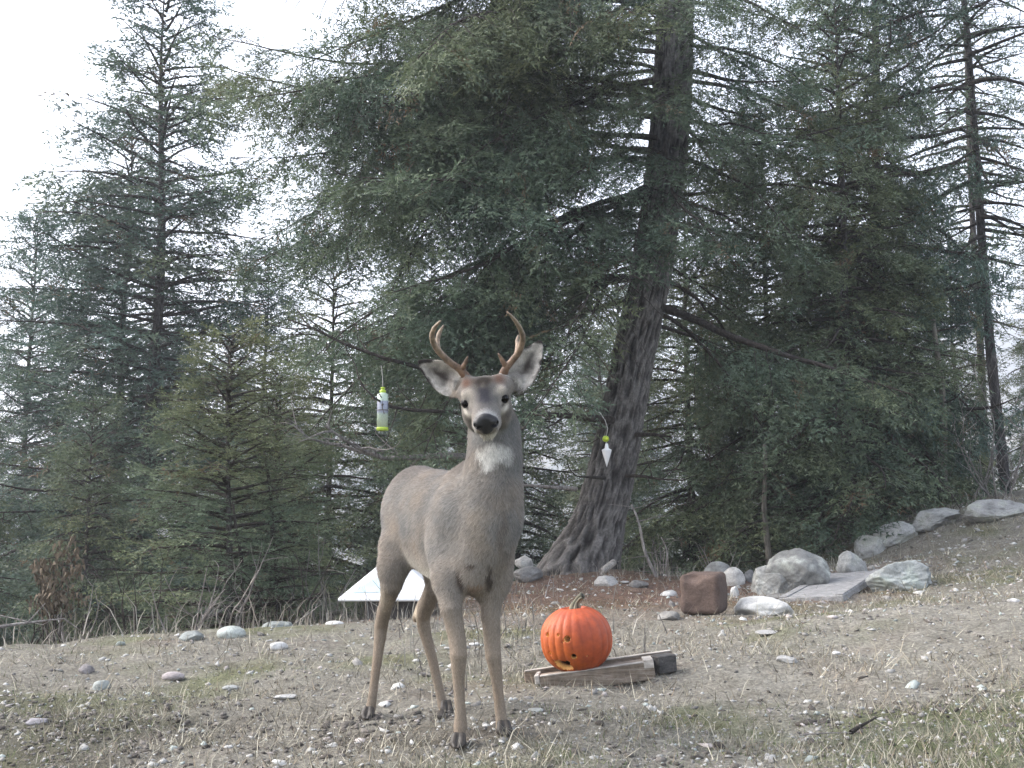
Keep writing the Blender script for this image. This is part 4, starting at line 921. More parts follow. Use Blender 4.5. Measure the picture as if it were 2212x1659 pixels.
def pk_at(zx, zy):
    p = z6(zx, zy, PC[1]); X_ = (p - PC) @ PX; Z_ = (p - PC) @ PU; k = 1 - (abs(Z_) / PH) ** 2.25 - (X_ / PW) ** 2
    return PC + PX * X_ + PU * Z_ - PY * PW * math.sqrt(max(k, .02))
holes = [(290, 922, .0085, .05), (608, 942, .0105, .05), (252, 668, .0085, .014), (518, 700, .013, .014), (532, 1032, .0085, .03), (350, 1035, .008, .018), (398, 655, .006, .006), (792, 935, .004, .004), (455, 745, .006, .005)]
for hx, hy, r_, dp in holes:
    p = pk_at(hx, hy); n = unit(p - PC); r_ *= 1.15; E.cone(p + n * .02, p - n * dp, r_, r_ * .9, .002, sub=True)
p = pk_at(480, 1098); n = unit(p - PC); E.ell(p - n * .001, (.042, .030, .038), None, .004, sub=True); p = pk_at(420, 1085); E.ell(p, (.028, .02, .022), None, .004, sub=True)
v, f = E.mesh(); v = relax(v, f, 1); q = v - PC; x, y, z = q @ PX, q @ PY, q @ PU; az = np.arctan2(y, x); rr = np.sqrt(x * x + y * y)
gi = np.clip(((v - E.lo) / E.h).round().astype(int), 0, np.array(E.F.shape) - 1); od = outer[tuple((gi - np.array([s_.start for s_ in sl])).T)]
n = fbm(v * 22, 4, 3); rib = np.abs(np.sin(az * NR / 2 + .35 * np.sin(az * 3))) ** .6
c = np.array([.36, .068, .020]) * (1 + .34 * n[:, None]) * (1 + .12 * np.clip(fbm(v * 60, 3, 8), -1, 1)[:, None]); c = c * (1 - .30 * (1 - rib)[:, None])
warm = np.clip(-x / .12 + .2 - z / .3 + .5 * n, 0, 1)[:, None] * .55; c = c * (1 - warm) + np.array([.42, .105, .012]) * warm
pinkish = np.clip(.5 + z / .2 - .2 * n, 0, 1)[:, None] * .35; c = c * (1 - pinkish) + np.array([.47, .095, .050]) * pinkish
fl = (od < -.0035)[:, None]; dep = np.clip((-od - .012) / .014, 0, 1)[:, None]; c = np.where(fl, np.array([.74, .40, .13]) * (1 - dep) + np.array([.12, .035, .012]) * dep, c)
M['pumpkin'] = mat('pumpkin rind', f_tint(70, .85, 1.12, .002, .5))
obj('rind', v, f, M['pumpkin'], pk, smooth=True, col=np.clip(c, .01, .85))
s0 = PC + PU * (PH - .055); sp = [s0, z6(655, 300, 5.07), z6(672, 240, 5.06), z6(715, 185, 5.05), z6(752, 160, 5.04)]
tv, tf = tube(sp, [.024, .022, .0125, .0125, .0155], 20); k = np.arange(len(tv)) % 20; cc = np.array([np.array(sp)[i] for i in np.arange(len(tv)) // 20]); tv = cc + (tv - cc) * (1 + .26 * np.cos(k * 2 * np.pi / 4))[:, None]
sc_ = np.where((np.cos(k * 2 * np.pi / 4) < -.2)[:, None], np.array([.035, .033, .026]), np.array([.22, .215, .16]))
obj('stem', tv, tf, M['blade'], pk, smooth=True, col=sc_)

# ---------------------------------------------------------------- salt block
BC = (1520, 1322); Yk = 7.1
def _salt(nt, b):
    v = coord(nt); n = noise(nt, 9, 6, .7, v); n2 = noise(nt, 90, 4, .7, v); r = ramp(nt, n.outputs['Fac'], [(.3, (.070, .049, .041)), (.7, (.125, .088, .073))]); r2 = ramp(nt, n2.outputs['Fac'], [(.3, (.75,) * 3), (.7, (1.2,) * 3)])
    nt.links.new(mul(nt, r.outputs[0], r2.outputs[0]), b.inputs['Base Color']); bump(nt, b, n2.outputs['Fac'], .006)
M['salt'] = mat('red mineral block', _salt)
kk = .46293 * Yk / FPX; wk = 118 * kk; c0 = atd(1521, 1281, Yk + .1)
E = SDF(c0 - .26, c0 + .26, .006); sl, P = E.box(c0 - .4, c0 + .4); a_ = R(-24); ux = np.array([math.cos(a_), math.sin(a_), .03]); uy = np.array([-math.sin(a_), math.cos(a_), 0]); q = P - c0
d = np.stack([np.abs(q @ ux) - .128, np.abs(q @ uy) - .125, np.abs(q[..., 2] - .04 * q[..., 0]) - .128], -1) + .035
d = np.linalg.norm(np.maximum(d, 0), axis=-1) + np.minimum(d.max(-1), 0) - .035; d = d + .006 * fbm(q * 12, 3, 4); E.F[sl] = d
lick = c0 + np.array([-.10, -.10, .11]); E.ell(lick, (.07, .05, .03), None, .03, sub=True)
v, f = E.mesh(); obj('mineral_block', v, f, M['salt'], None, origin=(c0[0], c0[1], c0[2] - .13), smooth=True, label='red-brown squared mineral lick block with rounded worn corners', cat='salt lick')

# ---------------------------------------------------------------- grey board on the bank
Ya, Yb3, Yc3, Yd = [ghit(x * .46293, y * .46293 + 3) or q for x, y, q in ((1712, 1292, 8.3), (1790, 1292, 8.3), (1886, 1244, 9), (1795, 1234, 9.2))]
print('board', Ya, Yb3, Yc3, Yd)
c4 = [atd(1712, 1290, Ya), atd(1790, 1292, Yb3), atd(1886, 1242, Yc3), atd(1800, 1232, Yd)]
cc = sum(c4) / 4; du = unit((c4[3] + c4[2]) - (c4[0] + c4[1])); dv = unit((c4[1] + c4[2]) - (c4[0] + c4[3])); dv = unit(dv - du * (dv @ du)); nn = np.cross(dv, du); nn = nn if nn[2] > 0 else -nn
Lb = np.linalg.norm((c4[3] + c4[2] - c4[0] - c4[1]) / 2); Wb = np.linalg.norm((c4[1] + c4[2] - c4[0] - c4[3]) / 2)
M['greyboard'] = mat('silvered board', _wood((.17, .17, .172), (.28, .28, .285), (.42, .42, .42)))
bd = empty('board', tuple(cc - nn * .06), 'thick silvery grey board lying up the bank beside the flat white rock', 'board')
AB = np.stack([du, -dv if np.cross(du, -dv) @ nn > 0 else dv, nn])
v, f = box_mesh(cc - nn * .020, (Lb, Wb, .055), AB, .006); obj('slab', v, f, M['greyboard'], bd)
for k in (-1, 1): v, f = box_mesh(cc + dv * k * (Wb / 2 - .035) + nn * .0115, (Lb - .01, .06, .008), AB, .003); obj('strip', v, f, M['greyboard'], bd)
# ---------------------------------------------------------------- white lid on a grey box
def z5(x, y, Y_): return at((820 + x / 6.144) * .4, (1380 + y / 6.144) * .4, Y_)
ld = empty('white_lid', tuple(z5(950, 1000, 8.6)), 'white hip-shaped plastic lid with a pale blue panel on a dark box, behind the buck', 'lid')
M['white'] = simple('white plastic', (.72, .72, .74), (.80, .80, .80), 8, 0, .45, spec=.5)
M['blue'] = simple('pale blue panel', (.48, .60, .63), (.58, .68, .69), 14, .001, .4)
M['darkbox'] = simple('dark weathered box', (.05, .045, .045), (.11, .10, .095), 20, .003)
bl, br = z5(150, 715, 8.3), z5(1790, 715, 8.3); dpt = .62; Z0 = (bl[2] + br[2]) / 2; bl[2] = br[2] = Z0; tz = z5(800, 190, 8.55)[2]
tl_, tr_ = z5(780, 190, 8.5), z5(1190, 190, 8.5); back = np.array([0, dpt, 0])
def lidV(s=0.0):
    A = [bl + [s, s, 0], br + [-s, s, 0], br + back + [-s, -s, 0], bl + back + [s, -s, 0]]
    m = back * .5; wt = np.array([0, .09, 0]); y0 = bl[1] + dpt / 2
    T = [np.array([tl_[0], y0 - .10, tz]), np.array([tr_[0], y0 - .10, tz]), np.array([tr_[0], y0 + .10, tz]), np.array([tl_[0], y0 + .10, tz])]
    return np.array(A), np.array(T)
A_, T_ = lidV(); rim = .030
import bmesh
def hull_roof(A, T, drop, bev):
    V = np.concatenate([A - [0, 0, drop], A, T]); bm = bmesh.new(); bv = [bm.verts.new(p) for p in V]
    for q in ((3, 2, 1, 0), (0, 1, 5, 4), (1, 2, 6, 5), (2, 3, 7, 6), (3, 0, 4, 7), (4, 5, 9, 8), (5, 6, 10, 9), (6, 7, 11, 10), (7, 4, 8, 11), (8, 9, 10, 11)): bm.faces.new([bv[i] for i in q])
    bmesh.ops.bevel(bm, geom=bm.edges[:], offset=bev, segments=3, profile=.5, affect='EDGES'); bm.verts.index_update()
    V = np.array([v.co[:] for v in bm.verts]); F = [tuple(v.index for v in f_.verts) for f_ in bm.faces]; bm.free(); return V, F
v, f = hull_roof(A_, T_, .022, .010); obj('cover', v, f, M['white'], ld, smooth=True)
# recessed-looking panel set proud by a few millimetres on the front slope, left half
fn = unit(np.cross(A_[1] - A_[0], T_[0] - A_[0])); fn = fn if fn[1] < 0 else -fn
def onface(u, w): a = A_[0] + (A_[1] - A_[0]) * u; b = T_[0] + (T_[1] - T_[0]) * u; return a + (b - a) * w + fn * .005
pv = [onface(.085, .16), onface(.46, .18), onface(.44, .62), onface(.20, .58)]; pv2 = [p - fn * .012 for p in pv]
obj('panel', np.array(pv + pv2), [(0, 1, 2, 3), (7, 6, 5, 4), (0, 4, 5, 1), (1, 5, 6, 2), (2, 6, 7, 3), (3, 7, 4, 0)], M['blue'], ld)
g0 = z5(560, 745, 8.42); g1 = z5(1450, 745, 8.42); v, f = box_mesh(((g0 + g1) / 2) + [0, .22, -.10 - .022], (g1[0] - g0[0], .44, .24), None, .008); obj('box', v, f, M['darkbox'], ld)

# ---------------------------------------------------------------- tube bird feeder and its wire
def z7(x, y, Y_): return at((600 + x / 4.148) * .4, (900 + y / 4.148) * .4, Y_)
Yb2 = 9.0
M['lime'] = simple('lime plastic', (.30, .42, .03), (.42, .54, .05), 30, 0, .4, spec=.5)
def _seed(nt, b):
    v = coord(nt); n = noise(nt, 130, 3, .7, v); s_ = nt.nodes.new('ShaderNodeSeparateXYZ'); nt.links.new(v, s_.inputs[0])
    mr = nt.nodes.new('ShaderNodeMapRange'); mr.inputs[1].default_value = .06; mr.inputs[2].default_value = .30; nt.links.new(s_.outputs[2], mr.inputs[0])
    r = ramp(nt, mr.outputs[0], [(0, (.46, .54, .40)), (.30, (.38, .46, .38)), (.40, (.24, .26, .33)), (.75, (.26, .28, .36)), (.80, (.42, .52, .42))]); r2 = ramp(nt, n.outputs['Fac'], [(.3, (.8,) * 3), (.7, (1.15,) * 3)])
    nt.links.new(mul(nt, r.outputs[0], r2.outputs[0]), b.inputs['Base Color']); b.inputs['Roughness'].default_value = .2; b.inputs['Specular IOR Level'].default_value = .6
M['tube'] = mat('clouded tube of seed', _seed)
M['wire'] = simple('thin wire', (.30, .29, .28), (.42, .41, .40), 50, 0, .5)
def lathe(c, prof, n=24):
    V = []; F = []
    for r_, z_ in prof: a = np.arange(n) * 2 * np.pi / n; V.append(np.stack([c[0] + r_ * np.cos(a), c[1] + r_ * np.sin(a), np.full(n, c[2] + z_)], 1))
    m = len(prof)
    for i in range(m - 1):
        for j in range(n): F.append((i * n + j, i * n + (j + 1) % n, (i + 1) * n + (j + 1) % n, (i + 1) * n + j))
    F.append(tuple(range(n))[::-1]); F.append(tuple((m - 1) * n + j for j in range(n))); return np.concatenate(V), F
fb_ = z7(1476, 735, Yb2); ft = z7(1462, 295, Yb2); Hf = ft[2] - fb_[2]; fd_ = empty('bird_feeder', tuple(fb_), 'clear tube bird feeder with lime green cap and base hanging from a bough', 'bird feeder')
cx_ = np.array([fb_[0], Yb2, fb_[2]]); k = .4 / 4.148 * Yb2 / FPX; rT = 58 * k
v, f = lathe(cx_, [(rT * .7, 0), (rT * 1.08, .004), (rT * 1.08, .026), (rT * .9, .034)]); obj('base', v, f, M['lime'], fd_, smooth=True, label='lime green feeder base')
v, f = lathe(cx_, [(rT, .030), (rT, Hf * .50), (rT, Hf * .86), (rT * .55, Hf * .90)]); obj('tube', v, f, M['tube'], fd_, smooth=True)
v, f = lathe(cx_, [(rT * 1.04, Hf * .475), (rT * 1.06, Hf * .48), (rT * 1.06, Hf * .492), (rT * 1.04, Hf * .495)]); obj('band', v, f, M['darkbox'], fd_, smooth=True)
v, f = lathe(cx_, [(rT * .58, Hf * .885), (rT * .58, Hf * .955), (rT * .34, Hf * .965), (rT * .34, Hf * 1.0), (rT * .5, Hf * 1.01), (rT * .2, Hf * 1.035)]); obj('cap', v, f, M['lime'], fd_, smooth=True)
hang = z7(1465, 60, Yb2 + .05); v, f = tube([cx_ + [0, 0, Hf * 1.02], (cx_ + [0, 0, Hf * 1.02] + hang) / 2 + [.004, 0, 0], hang], .0022, 6); obj('wire', v, f, M['wire'], fd_)
# ---------------------------------------------------------------- small hanging feeder by the trunk
def z8(x, y, Y_): return at((1380 + x / 3.319) * .4, (960 + y / 3.319) * .4, Y_)
Yh = 9.9; hb_ = z8(455, 690, Yh); hf = empty('hanging_feeder', tuple(hb_), 'small white pointed feeder under a lime ball, hung in front of the leaning trunk', 'bird feeder')
zt = z8(452, 545, Yh)[2] - hb_[2]; v, f = lathe(hb_, [(.001, 0), (.012, zt * .25), (.030, zt * .62), (.044, zt * .95), (.044, zt), (.018, zt * 1.08), (.012, zt * 1.35)]); obj('cone', v, f, M['white'], hf, smooth=True)
bc = z8(446, 455, Yh); v, f = sphere(bc, .031, 10, (1, 1, .95)); obj('ball', v, f, M['lime'], hf, smooth=True, label='lime green ball')
v, f = sphere(bc + [.006, -.028, 0], .011, 8); obj('knob', v, f, simple('bright lime', (.6, .68, .04), (.68, .75, .08), 20, 0, .4), hf, smooth=True)
v, f = tube([hb_ + [0, 0, zt * 1.3], bc], .006, 8); obj('rod', v, f, M['wire'], hf)
v, f = tube([bc + [.004, 0, .02], z8(462, 370, Yh), z8(440, 300, Yh), z8(400, 240, Yh), z8(345, 215, Yh + .05)], [.004, .004, .004, .004, .003], 8); obj('hanger', v, f, M['wire'], hf, smooth=True)
# ---------------------------------------------------------------- gravel, clods, litter, grass
rng = np.random.default_rng(11)
def scatter(n, py0=555, py1=905, px0=-330, px1=1350, power=1.0):
    """points spread evenly over the picture's ground, turned into places on the ground"""
    py = py0 + (py1 - py0) * rng.random(n) ** power; px = rng.uniform(px0, px1, n)
    cp, sp = math.cos(PITCH), math.sin(PITCH); den = FPX * cp - (384 - py) * sp; dz = (FPX * sp + (384 - py) * cp) / den; dx = (px - 512) / den
    Yv = np.clip(-CAMH / np.minimum(dz, -.01), 1.5, 15)
    for _ in range(7): Yv = .5 * Yv + .5 * np.clip((gh(dx * Yv, Yv, False) - CAMH) / np.minimum(dz, -.004), 1.5, 15)
    ok = np.abs(gh(dx * Yv, Yv, False) - CAMH - dz * Yv) < .05; return dx[ok] * Yv[ok], Yv[ok]
def bank(n):
    x = rng.uniform(1.5, 7.5, n); y = rng.uniform(5, 12.2, n); return x, y
def cat2(a, b): return np.concatenate([a[0], b[0]]), np.concatenate([a[1], b[1]])
def stones(x, y, size, lvl, sink, cols, name, mat_=None, flat=.6):
    n = len(x); V0, F0 = ICO[0] if lvl == 0 else ICO[lvl]
    if lvl < 0: V0 = np.array([(1,0,0),(-1,0,0),(0,1,0),(0,-1,0),(0,0,1),(0,0,-1)], float); F0 = np.array([(0,2,4),(2,1,4),(1,3,4),(3,0,4),(2,0,5),(1,2,5),(3,1,5),(0,3,5)])
    jit = rng.uniform(.5, 1.35, (n, len(V0), 1)); P = V0[None] * jit; s3 = np.stack([size * rng.uniform(.8, 1.5, n), size * rng.uniform(.7, 1.1, n), size * flat * rng.uniform(.6, 1.2, n)], -1)
    P = P * s3[:, None]; a = rng.uniform(0, 6.28, n); t = rng.normal(0, .35, n); ca, sa, ct, st = np.cos(a), np.sin(a), np.cos(t), np.sin(t)
    X_ = P[..., 0] * ct[:, None] - P[..., 2] * st[:, None]; Z_ = P[..., 0] * st[:, None] + P[..., 2] * ct[:, None]
    P = np.stack([X_ * ca[:, None] - P[..., 1] * sa[:, None], X_ * sa[:, None] + P[..., 1] * ca[:, None], Z_], -1)
    z = gh(x, y) + size * flat * sink; P = P + np.stack([x, y, z], -1)[:, None]
    F_ = (F0[None] + (np.arange(n) * len(V0))[:, None, None]).reshape(-1, 3)
    c = np.repeat(cols[:, None], len(V0), 1) * rng.uniform(.85, 1.15, (n, len(V0), 1))
    return P.reshape(-1, 3), F_, np.clip(c, .01, .75).reshape(-1, 3)
def pal(n, opts, w, j=.25):
    o = np.array(opts)[rng.choice(len(opts), n, p=np.array(w) / sum(w))]; return o * rng.uniform(1 - j, 1 + j, (n, 1))
PALE = [(.40, .395, .38), (.34, .335, .32), (.24, .23, .215), (.36, .325, .31), (.31, .34, .32), (.12, .112, .105)]
x, y = cat2(scatter(21000), bank(4500)); dens = fbm(xyz(x / .7, y / .7), 3, 91); k = rng.random(len(x)) < np.clip(.72 + .6 * dens, .2, 1); x, y = x[k], y[k]
size = np.exp(rng.normal(-5.15, .42, len(x))) * (.55 + .16 * y)
v1 = stones(x, y, size, -1, .15, pal(len(x), PALE, [3, 5, 5, 2, 2, 5]), 'gravel')
x, y = cat2(scatter(2500), bank(700)); dens = fbm(xyz(x / .9, y / .9), 3, 95); k = rng.random(len(x)) < np.clip(.5 + .8 * dens, .08, 1); x, y = x[k], y[k]
size = np.exp(rng.normal(-4.35, .38, len(x))) * (.65 + .09 * y)
v2 = stones(x, y, size, 0, .05, pal(len(x), PALE, [5, 5, 3, 2, 2, 1]), 'gravel')
def joinc(*vs_):
    o = 0; V = []; F_ = []; C_ = []
    for v, f, c in vs_: V.append(v); F_.append(f + o); C_.append(c); o += len(v)
    return np.concatenate(V), np.concatenate(F_), np.concatenate(C_)
v, f, c = joinc(v1, v2); obj('gravel', v, f, M['stone'], None, col=c, kind='stuff')
# dark crumbly clods
x1, y1 = rng.normal(-1.75, .8, 2000), rng.normal(4.3, .42, 2000); x2, y2 = rng.normal(-.35, .38, 420), rng.normal(4.15, .30, 420); x3 = rng.uniform(.3, 2.4, 600); y3 = 3.65 + (x3 - .3) * .42 + rng.normal(0, .10, 600); x4, y4 = scatter(1800)
for hx_, hy_ in ((-.59, 4.45), (-.18, 3.74), (-.02, 3.80), (-.27, 4.5)): x3 = np.concatenate([x3, hx_ + rng.normal(0, .075, 60)]); y3 = np.concatenate([y3, hy_ - .02 + rng.normal(0, .045, 60)])
x, y = np.concatenate([x1, x2, x3, x4]), np.concatenate([y1, y2, y3, y4]); k = fbm(xyz(x / .3, y / .3), 2, 99) > -.35; x, y = x[k], y[k]
v, f, c = stones(x, y, np.exp(rng.normal(-4.75, .45, len(x))), 0, .0, pal(len(x), [(.10, .088, .078), (.15, .135, .12), (.06, .052, .045)], [3, 3, 2], .3), 'clods', flat=.55)
obj('soil_clods', v, f, M['stone'], None, col=c, kind='stuff')
def blades(x, y, h, w, lean, cols, seg=1, curl=.3):
    n = len(x); z = gh(x, y) - .004; a = rng.uniform(0, 6.28, n); d = np.stack([np.cos(a), np.sin(a)], -1); b = rng.uniform(0, 6.28, n); s = np.stack([np.cos(b), np.sin(b), np.zeros(n)], -1) * (w * .5)[:, None]
    o = np.stack([x, y, z], -1); up = np.stack([d[:, 0] * np.sin(lean), d[:, 1] * np.sin(lean), np.cos(lean)], -1)
    if seg == 1:
        V = np.stack([o - s, o + s, o + up * h[:, None]], 1).reshape(-1, 3); return V, np.arange(len(V)).reshape(-1, 3), np.repeat(cols, 3, 0)
    m = o + up * h[:, None] * .55; up2 = unit(up + np.stack([d[:, 0], d[:, 1], -np.ones(n) * .3], -1) * curl); t = m + up2 * h[:, None] * .5
    V = np.stack([o - s, o + s, m - s * .8, m + s * .8, t], 1).reshape(-1, 3); b = np.arange(n)[:, None] * 5
    F_ = np.concatenate([b + [0, 1, 3], b + [0, 3, 2], b + [2, 3, 4]]); return V, F_, np.repeat(cols, 5, 0)
DRY = [(.31, .288, .225), (.40, .375, .30), (.24, .215, .165), (.14, .122, .095), (.26, .21, .15)]
x, y = cat2(scatter(112000), bank(19000)); d = fbm(xyz(x / .5, y / .5), 3, 111); k = rng.random(len(x)) < np.clip(.60 + .6 * d, .12, 1); x, y = x[k], y[k]; n = len(x)
hh = np.exp(rng.normal(-3.1, .42, n)) * (.75 + .05 * y); v1 = blades(x, y, hh, np.full(n, .0036) * (.6 + .16 * y), rng.uniform(.35, 1.5, n), pal(n, DRY, [3, 2, 3, 2, 1], .2))
x, y = scatter(42000, power=.8); g = fbm(xyz(x / .8, y / .8), 4, 11); near = np.clip((x - .6 + (3.7 - y)) * .8, 0, 1) * (y < 5.4); lf = np.clip((-x - .8) * .6, 0, 1) * (y > 4.2) * .35
k = rng.random(len(x)) < np.clip(np.clip((g - .05) * 1.6, 0, 1) + near * .75 + lf, .0, 1); x, y = x[k], y[k]; n = len(x)
v2 = blades(x, y, np.exp(rng.normal(-3.75, .35, n)), np.full(n, .0028) * (.6 + .14 * y), rng.uniform(.1, 1.2, n), pal(n, [(.115, .145, .055), (.085, .125, .045), (.17, .17, .08), (.14, .165, .075)], [3, 3, 2, 2], .2))
v, f, c = joinc(v1, v2); obj('short_grass', v, f, M['blade'], None, col=c, kind='stuff')
# reddish needles and cone scales under the big fir
n = 9000; x = rng.normal(.9, 1.3, n); y = 9.4 + rng.normal(0, 1.5, n); k = (y < 12.4); x, y = x[k], y[k]; n = len(x)
v, f, c = blades(x, y, rng.uniform(.02, .06, n), rng.uniform(.006, .014, n), rng.uniform(1.1, 1.6, n), pal(n, [(.20, .095, .06), (.14, .075, .05), (.26, .16, .11), (.09, .06, .045)], [3, 3, 2, 2]))
obj('needle_litter', v, f, M['blade'], None, col=c, kind='stuff')
# tall dry stalks along the edge of the drop and in tufts
xs = []; ys_ = []
for cx, cyy, sx, sy, m in ((-3.0, 7.3, .9, .35, 150), (-1.9, 7.9, .7, .45, 140), (-3.8, 6.6, .5, .5, 120), (-.9, 8.5, .5, .35, 260), (-.05, 6.3, .35, .6, 200), (.9, 10.9, .9, .35, 200), (2.4, 10.6, 1.0, .35, 260), (4.2, 11.4, .9, .4, 220), (5.4, 11.9, .7, .3, 160), (-2.4, 9.0, 1.4, .5, 420), (-4.2, 8.8, .9, .7, 200)):
    xs.append(rng.normal(cx, sx, m)); ys_.append(rng.normal(cyy, sy, m))
x, y = np.concatenate(xs), np.concatenate(ys_); n = len(x)
v1 = blades(x, y, (.07 + .38 * rng.random(n) ** 2) * np.where(x < -.5, 1, .6), rng.uniform(.004, .008, n), np.abs(rng.normal(.2, .42, n)), pal(n, [(.25, .23, .19), (.18, .16, .135), (.33, .31, .27), (.13, .115, .105)], [3, 3, 2, 2]), 2, .6)
x, y = scatter(900); n = len(x); v2 = blades(x, y, rng.uniform(.05, .16, n), np.full(n, .0035), np.abs(rng.normal(.6, .5, n)), pal(n, [(.40, .37, .30), (.30, .27, .21)], [1, 1]), 2, .6)
v, f, c = joinc(v1, v2); obj('dry_stalks', v, f, M['blade'], None, col=c, kind='stuff')

# ---------------------------------------------------------------- sticks, saplings, bare shrubs, weeds
def bare(rng, o, d, L, r, depth=3, A=None, up=.12, kn=.16):
    """a crooked bare branch with side twigs -> list of segments"""
    A = [] if A is None else A; n = max(3, int(L / .09)); p = np.array(o, float); d = unit(np.array(d, float)); st = L / n
    for i in range(n):
        t = i / n; q = p + d * st; A.append((p, q, r * (1 - t * .75), r * (1 - (t + 1 / n) * .75)))
        if depth > 0 and i > 0 and rng.random() < .55:
            a = unit(rng.normal(size=3)); s = unit(d * .75 + unit(np.cross(d, a)) * .75); bare(rng, q, s, L * rng.uniform(.22, .5) * (1 - t * .5), r * .5 * (1 - t * .4), depth - 1, A, up, kn)
        p = q; d = unit(d + rng.normal(0, kn, 3) + [0, 0, up * st * 3])
    return A
def segobj(name, A, m, parent=None, origin=None, n=5, **kw):
    v, f = segs([a[0] for a in A], [a[1] for a in A], [max(a[2], .0012) for a in A], [max(a[3], .001) for a in A], n); return obj(name, v, f, m, parent, origin=origin, smooth=True, **kw)
rg = np.random.default_rng(3)
def stick(x0, y0, x1, y1, Y0, Y1, r, label, m='dead', dep=1, name='stick'):
    a, b = atd(x0, y0, Y0), atd(x1, y1, Y1); segobj(name, bare(rg, a, b - a, np.linalg.norm(b - a), r, dep, up=0, kn=.03), M[m], origin=tuple(a), label=label, cat='stick')
stick(-60, 1366, 138, 1328, 6.5, 6.7, .014, 'long pale dead stick poking in over the edge of the drop, by the brown weeds')
stick(-40, 1320, 90, 1352, 6.9, 6.9, .006, 'thin twiggy grey branch lying beside the long pale dead stick', 'dead', 2)
stick(1838, 1582, 1888, 1549, 3.75, 3.85, .009, 'short dark stick lying in the green grass near the right corner', 'twig', 0)
stick(1728, 1588, 1840, 1578, 3.72, 3.75, .004, 'thin dry twig lying in the grass left of the short dark stick', 'dead', 0)
stick(640, 1345, 700, 1300, 7.9, 7.9, .006, 'thin leaning dead stalk left of the white lid', 'dead', 1)
stick(1175, 1300, 1190, 1240, 9.0, 9.2, .006, 'thin grey twig standing right behind the chest of the buck', 'dead', 1)
def sapling(x0, y0, x1, y1, Y_, r, label, m, dep=2, name='sapling'):
    a, b = atd(x0, y0, Y_), atd(x1, y1, Y_ + .1); a[2] = min(a[2], gz(a[0], Y_)) - .02; L = np.linalg.norm(b - a); e = empty(name, tuple(a), label, 'sapling'); d = unit(b - a)
    v, f = tube([a + (b - a) * t + np.array([.02 * math.sin(t * 7 + x0), .02 * math.cos(t * 5), 0]) for t in np.linspace(0, 1, 14)], np.linspace(r, r * .5, 14), 9); obj('trunk', v, f, M[m], e, smooth=True)
    for k in range(9):
        A = []; t = rg.uniform(.12, .98); z = rg.uniform(0, 6.28); bare(rg, a + (b - a) * t, [math.cos(z), math.sin(z), rg.uniform(-.2, .25)], rg.uniform(.35, .85) * L * .35 + .15, r * .22, dep, A, up=0); segobj('branch', A, M['twig' if m != 'dead' else 'dead'], e, n=4)
sapling(2046, 1078, 2020, 690, 12.3, .050, 'pale slim dead sapling standing at the crest of the bank', 'pale_bark')
sapling(1660, 1215, 1648, 960, 11.8, .038, 'grey sapling trunk rising behind the largest grey boulder', 'pale_bark')
sapling(1422, 1258, 1362, 1090, 10.6, .018, 'thin bare leaning sapling just right of the big trunk', 'dead')
sapling(1448, 1255, 1430, 1160, 10.8, .010, 'very thin upright seedling right of the leaning sapling', 'dead', 1)
sapling(612, 1352, 572, 980, 9.6, .026, 'dark thin sapling trunk beside the bushy young fir', 'twig')
sapling(532, 1362, 508, 1080, 9.0, .020, 'darkest thin stem directly under the bushy young fir', 'twig')
def shrub(px, Y_, h, n, m, label, group, seed, spread=.7, name='bare_shrub'):
    r_ = np.random.default_rng(seed); x_ = at(px, 500, Y_)[0]; g = gz(x_, Y_) - .03; A = []
    for k in range(n): a = r_.uniform(0, 6.28); q = r_.uniform(.2, spread); bare(r_, (x_ + .08 * math.cos(a), Y_ + .08 * math.sin(a), g), (q * math.cos(a), q * math.sin(a), 1), h * r_.uniform(.6, 1), .007 + .004 * h, 3, A, kn=.14)
    segobj(name, A, M[m], origin=(x_, Y_, g), n=3, label=label, cat='shrub', group=group)
SG = 'bare shrubs along the edge of the wood'
shrub(1000, 12.0, 1.6, 7, 'dead', 'pale twiggy bare shrub at the top of the bank, right of the pale slim sapling', SG, 1)
shrub(965, 12.3, .9, 5, 'dead', 'low bare shrub between the pale slim sapling and the pale twiggy shrub', SG, 2)
for k, (px, Y_, h, lab) in enumerate([(135, 8.6, .8, 'grey bare shrub below the tall blue-green fir'), (185, 8.2, .7, 'bare shrub at the left foot of the bushy young fir'), (235, 8.6, .9, 'bare shrub right in front of the bushy young fir'), (285, 8.8, .8, 'bare shrub between the young fir and the white lid'),
        (325, 9.4, .9, 'bare shrub just beyond the white lid'), (80, 8.0, .7, 'bare shrub right of the brown seed-headed weed'), (20, 7.8, .6, 'bare shrub above the long pale dead stick'), (660, 12.0, .6, 'low bare shrub right of the big trunk, behind the jagged pale rock'), (720, 11.2, .45, 'low bare shrub behind the red-brown block')]):
    shrub(px, Y_, h, 6, 'dead' if k % 3 else 'twig', lab, SG, 10 + k, 1.0)
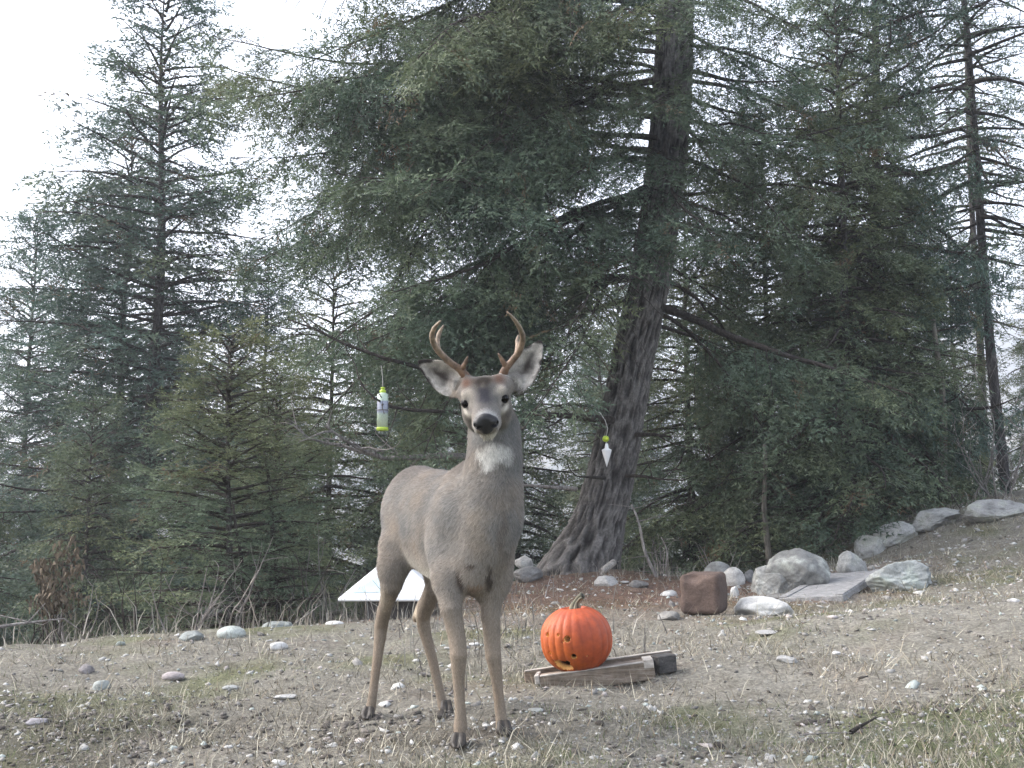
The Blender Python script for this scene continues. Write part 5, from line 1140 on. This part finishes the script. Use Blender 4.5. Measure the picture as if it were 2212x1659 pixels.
# weeds with hanging brown seed heads
for k, (px, top, Y_, lab) in enumerate([(56, 546, 7.7, 'taller brown weed with hanging dry seed heads at the edge of the drop'), (46, 560, 7.6, 'shorter brown weed with dry heads, left of the taller one')]):
    e0 = at(px, 600, Y_); g = gz(e0[0], Y_); H0 = at(px, top, Y_)[2] - g; w = empty('dry_weed', (e0[0], Y_, g), lab, 'weed', 'brown weeds by the long pale stick'); A = []; T = []; Cc_ = []
    for j in range(3): bare(rg, (e0[0] + .03 * j, Y_, g), (rg.normal(0, .12), 0, 1), H0 * rg.uniform(.8, 1), .006, 1, A, kn=.05)
    segobj('stem', A, M['twig'], w, n=4)
    pts = [a[1] for a in A if a[1][2] > g + H0 * .35]
    for j in range(260):
        p = pts[rg.integers(len(pts))] + rg.normal(0, .022, 3); d = unit(np.array([rg.normal(0, .4), rg.normal(0, .4), -1])); s = unit(np.cross(d, rg.normal(size=3))) * .012; T += [p - s, p + s, p + d * .05]; Cc_ += [np.array([.125, .098, .07]) * rg.uniform(.6, 1.4)] * 3
    obj('seed_head', np.array(T), np.arange(len(T)).reshape(-1, 3), M['blade'], w, col=np.array(Cc_), kind='stuff')
# propped grey log end and broken bark by the roots
a, b = z8(410, 1560, 10.6), z8(512, 1480, 10.8); v, f = tube([a, (a + b) / 2, b], [.030, .034, .032], 12); lg_ = obj('log', v, f, M['plank_pale'], None, origin=tuple(a), label='short pale log end propped at an angle against the big trunk', cat='log')
# dead limbs low on the big fir
def dlimb(pts, r, m='dead', dep=1, nm='dead_limb'):
    P = np.array([p if isinstance(p, np.ndarray) else z7(*p) for p in pts]); A = []
    for i in range(len(P) - 1):
        t0, t1 = i / (len(P) - 1), (i + 1) / (len(P) - 1); A.append((P[i], P[i + 1], r * (1 - t0 * .75), r * (1 - t1 * .75)))
        for _ in range(2):
            if rg.random() < .8: d = unit(P[i + 1] - P[i]); bare(rg, P[i] + (P[i + 1] - P[i]) * rg.random(), unit(d + rg.normal(0, .6, 3)), rg.uniform(.15, .5), r * .32, dep, A, up=0)
    o = np.array(big.location); v, f = segs([a[0] for a in A], [a[1] for a in A], [a[2] for a in A], [a[3] for a in A], 7); link(nm, mesh(nm, v - o, f, M[m], smooth=True), big)
dlimb([(2760, 1010, 11.2), (2100, 990, 10.6), (1800, 1010, 10.3), (1500, 1020, 10.2), (1370, 975, 10.1), (1200, 900, 10.0), (1060, 810, 9.9), (880, 680, 9.8)], .034)
dlimb([(1340, 970, 10.1), (1200, 940, 10.1), (1050, 880, 10.1), (900, 865, 10.0), (700, 805, 9.9), (570, 690, 9.9), (470, 640, 9.9)], .020)
dlimb([(2760, 640, 11.2), (2200, 540, 10.2), (1800, 520, 9.4), (1560, 485, 9.1), (1400, 400, 8.9), (1250, 250, 8.9)], .022, 'twig')
dlimb([(2760, 300, 11.2), (2200, 180, 10.4), (1800, 60, 9.8), (1500, -20, 9.5), (1100, -160, 9.3), (760, -330, 9.2), (500, -420, 9.2)], .026, 'twig')
dlimb([(2760, 900, 11.2), (2450, 870, 10.9), (2250, 760, 10.7), (1900, 700, 10.5)], .018, 'twig')
def z8l(pts, r, m='twig'): dlimb([z8(*p) for p in pts], r, m)
z8l([(500, 300, 11.3), (250, 275, 11.0), (100, 260, 10.8), (-150, 250, 10.6), (-400, 300, 10.5)], .045)
z8l([(420, 230, 11.3), (300, 180, 11.0), (150, 160, 10.9), (-50, 200, 10.7)], .022)
z8l([(450, 780, 11.3), (330, 775, 11.1), (200, 765, 11.0)], .022)
z8l([(620, 760, 11.3), (760, 765, 11.0), (900, 790, 10.8), (1100, 800, 10.6)], .020)
z8l([(200, 870, 11.0), (60, 860, 10.8), (-200, 840, 10.6), (-500, 850, 10.5)], .024, 'dead')
z8l([(700, 420, 11.3), (860, 420, 11.0), (1000, 440, 10.8)], .026)

tot = {}
for o in sc.objects:
    if o.type == 'MESH': tot[o.data.name] = len(o.data.loops) - 2 * len(o.data.polygons)
print('TRIS', sum(tot.values()), sorted(tot.items(), key=lambda k: -k[1])[:12])
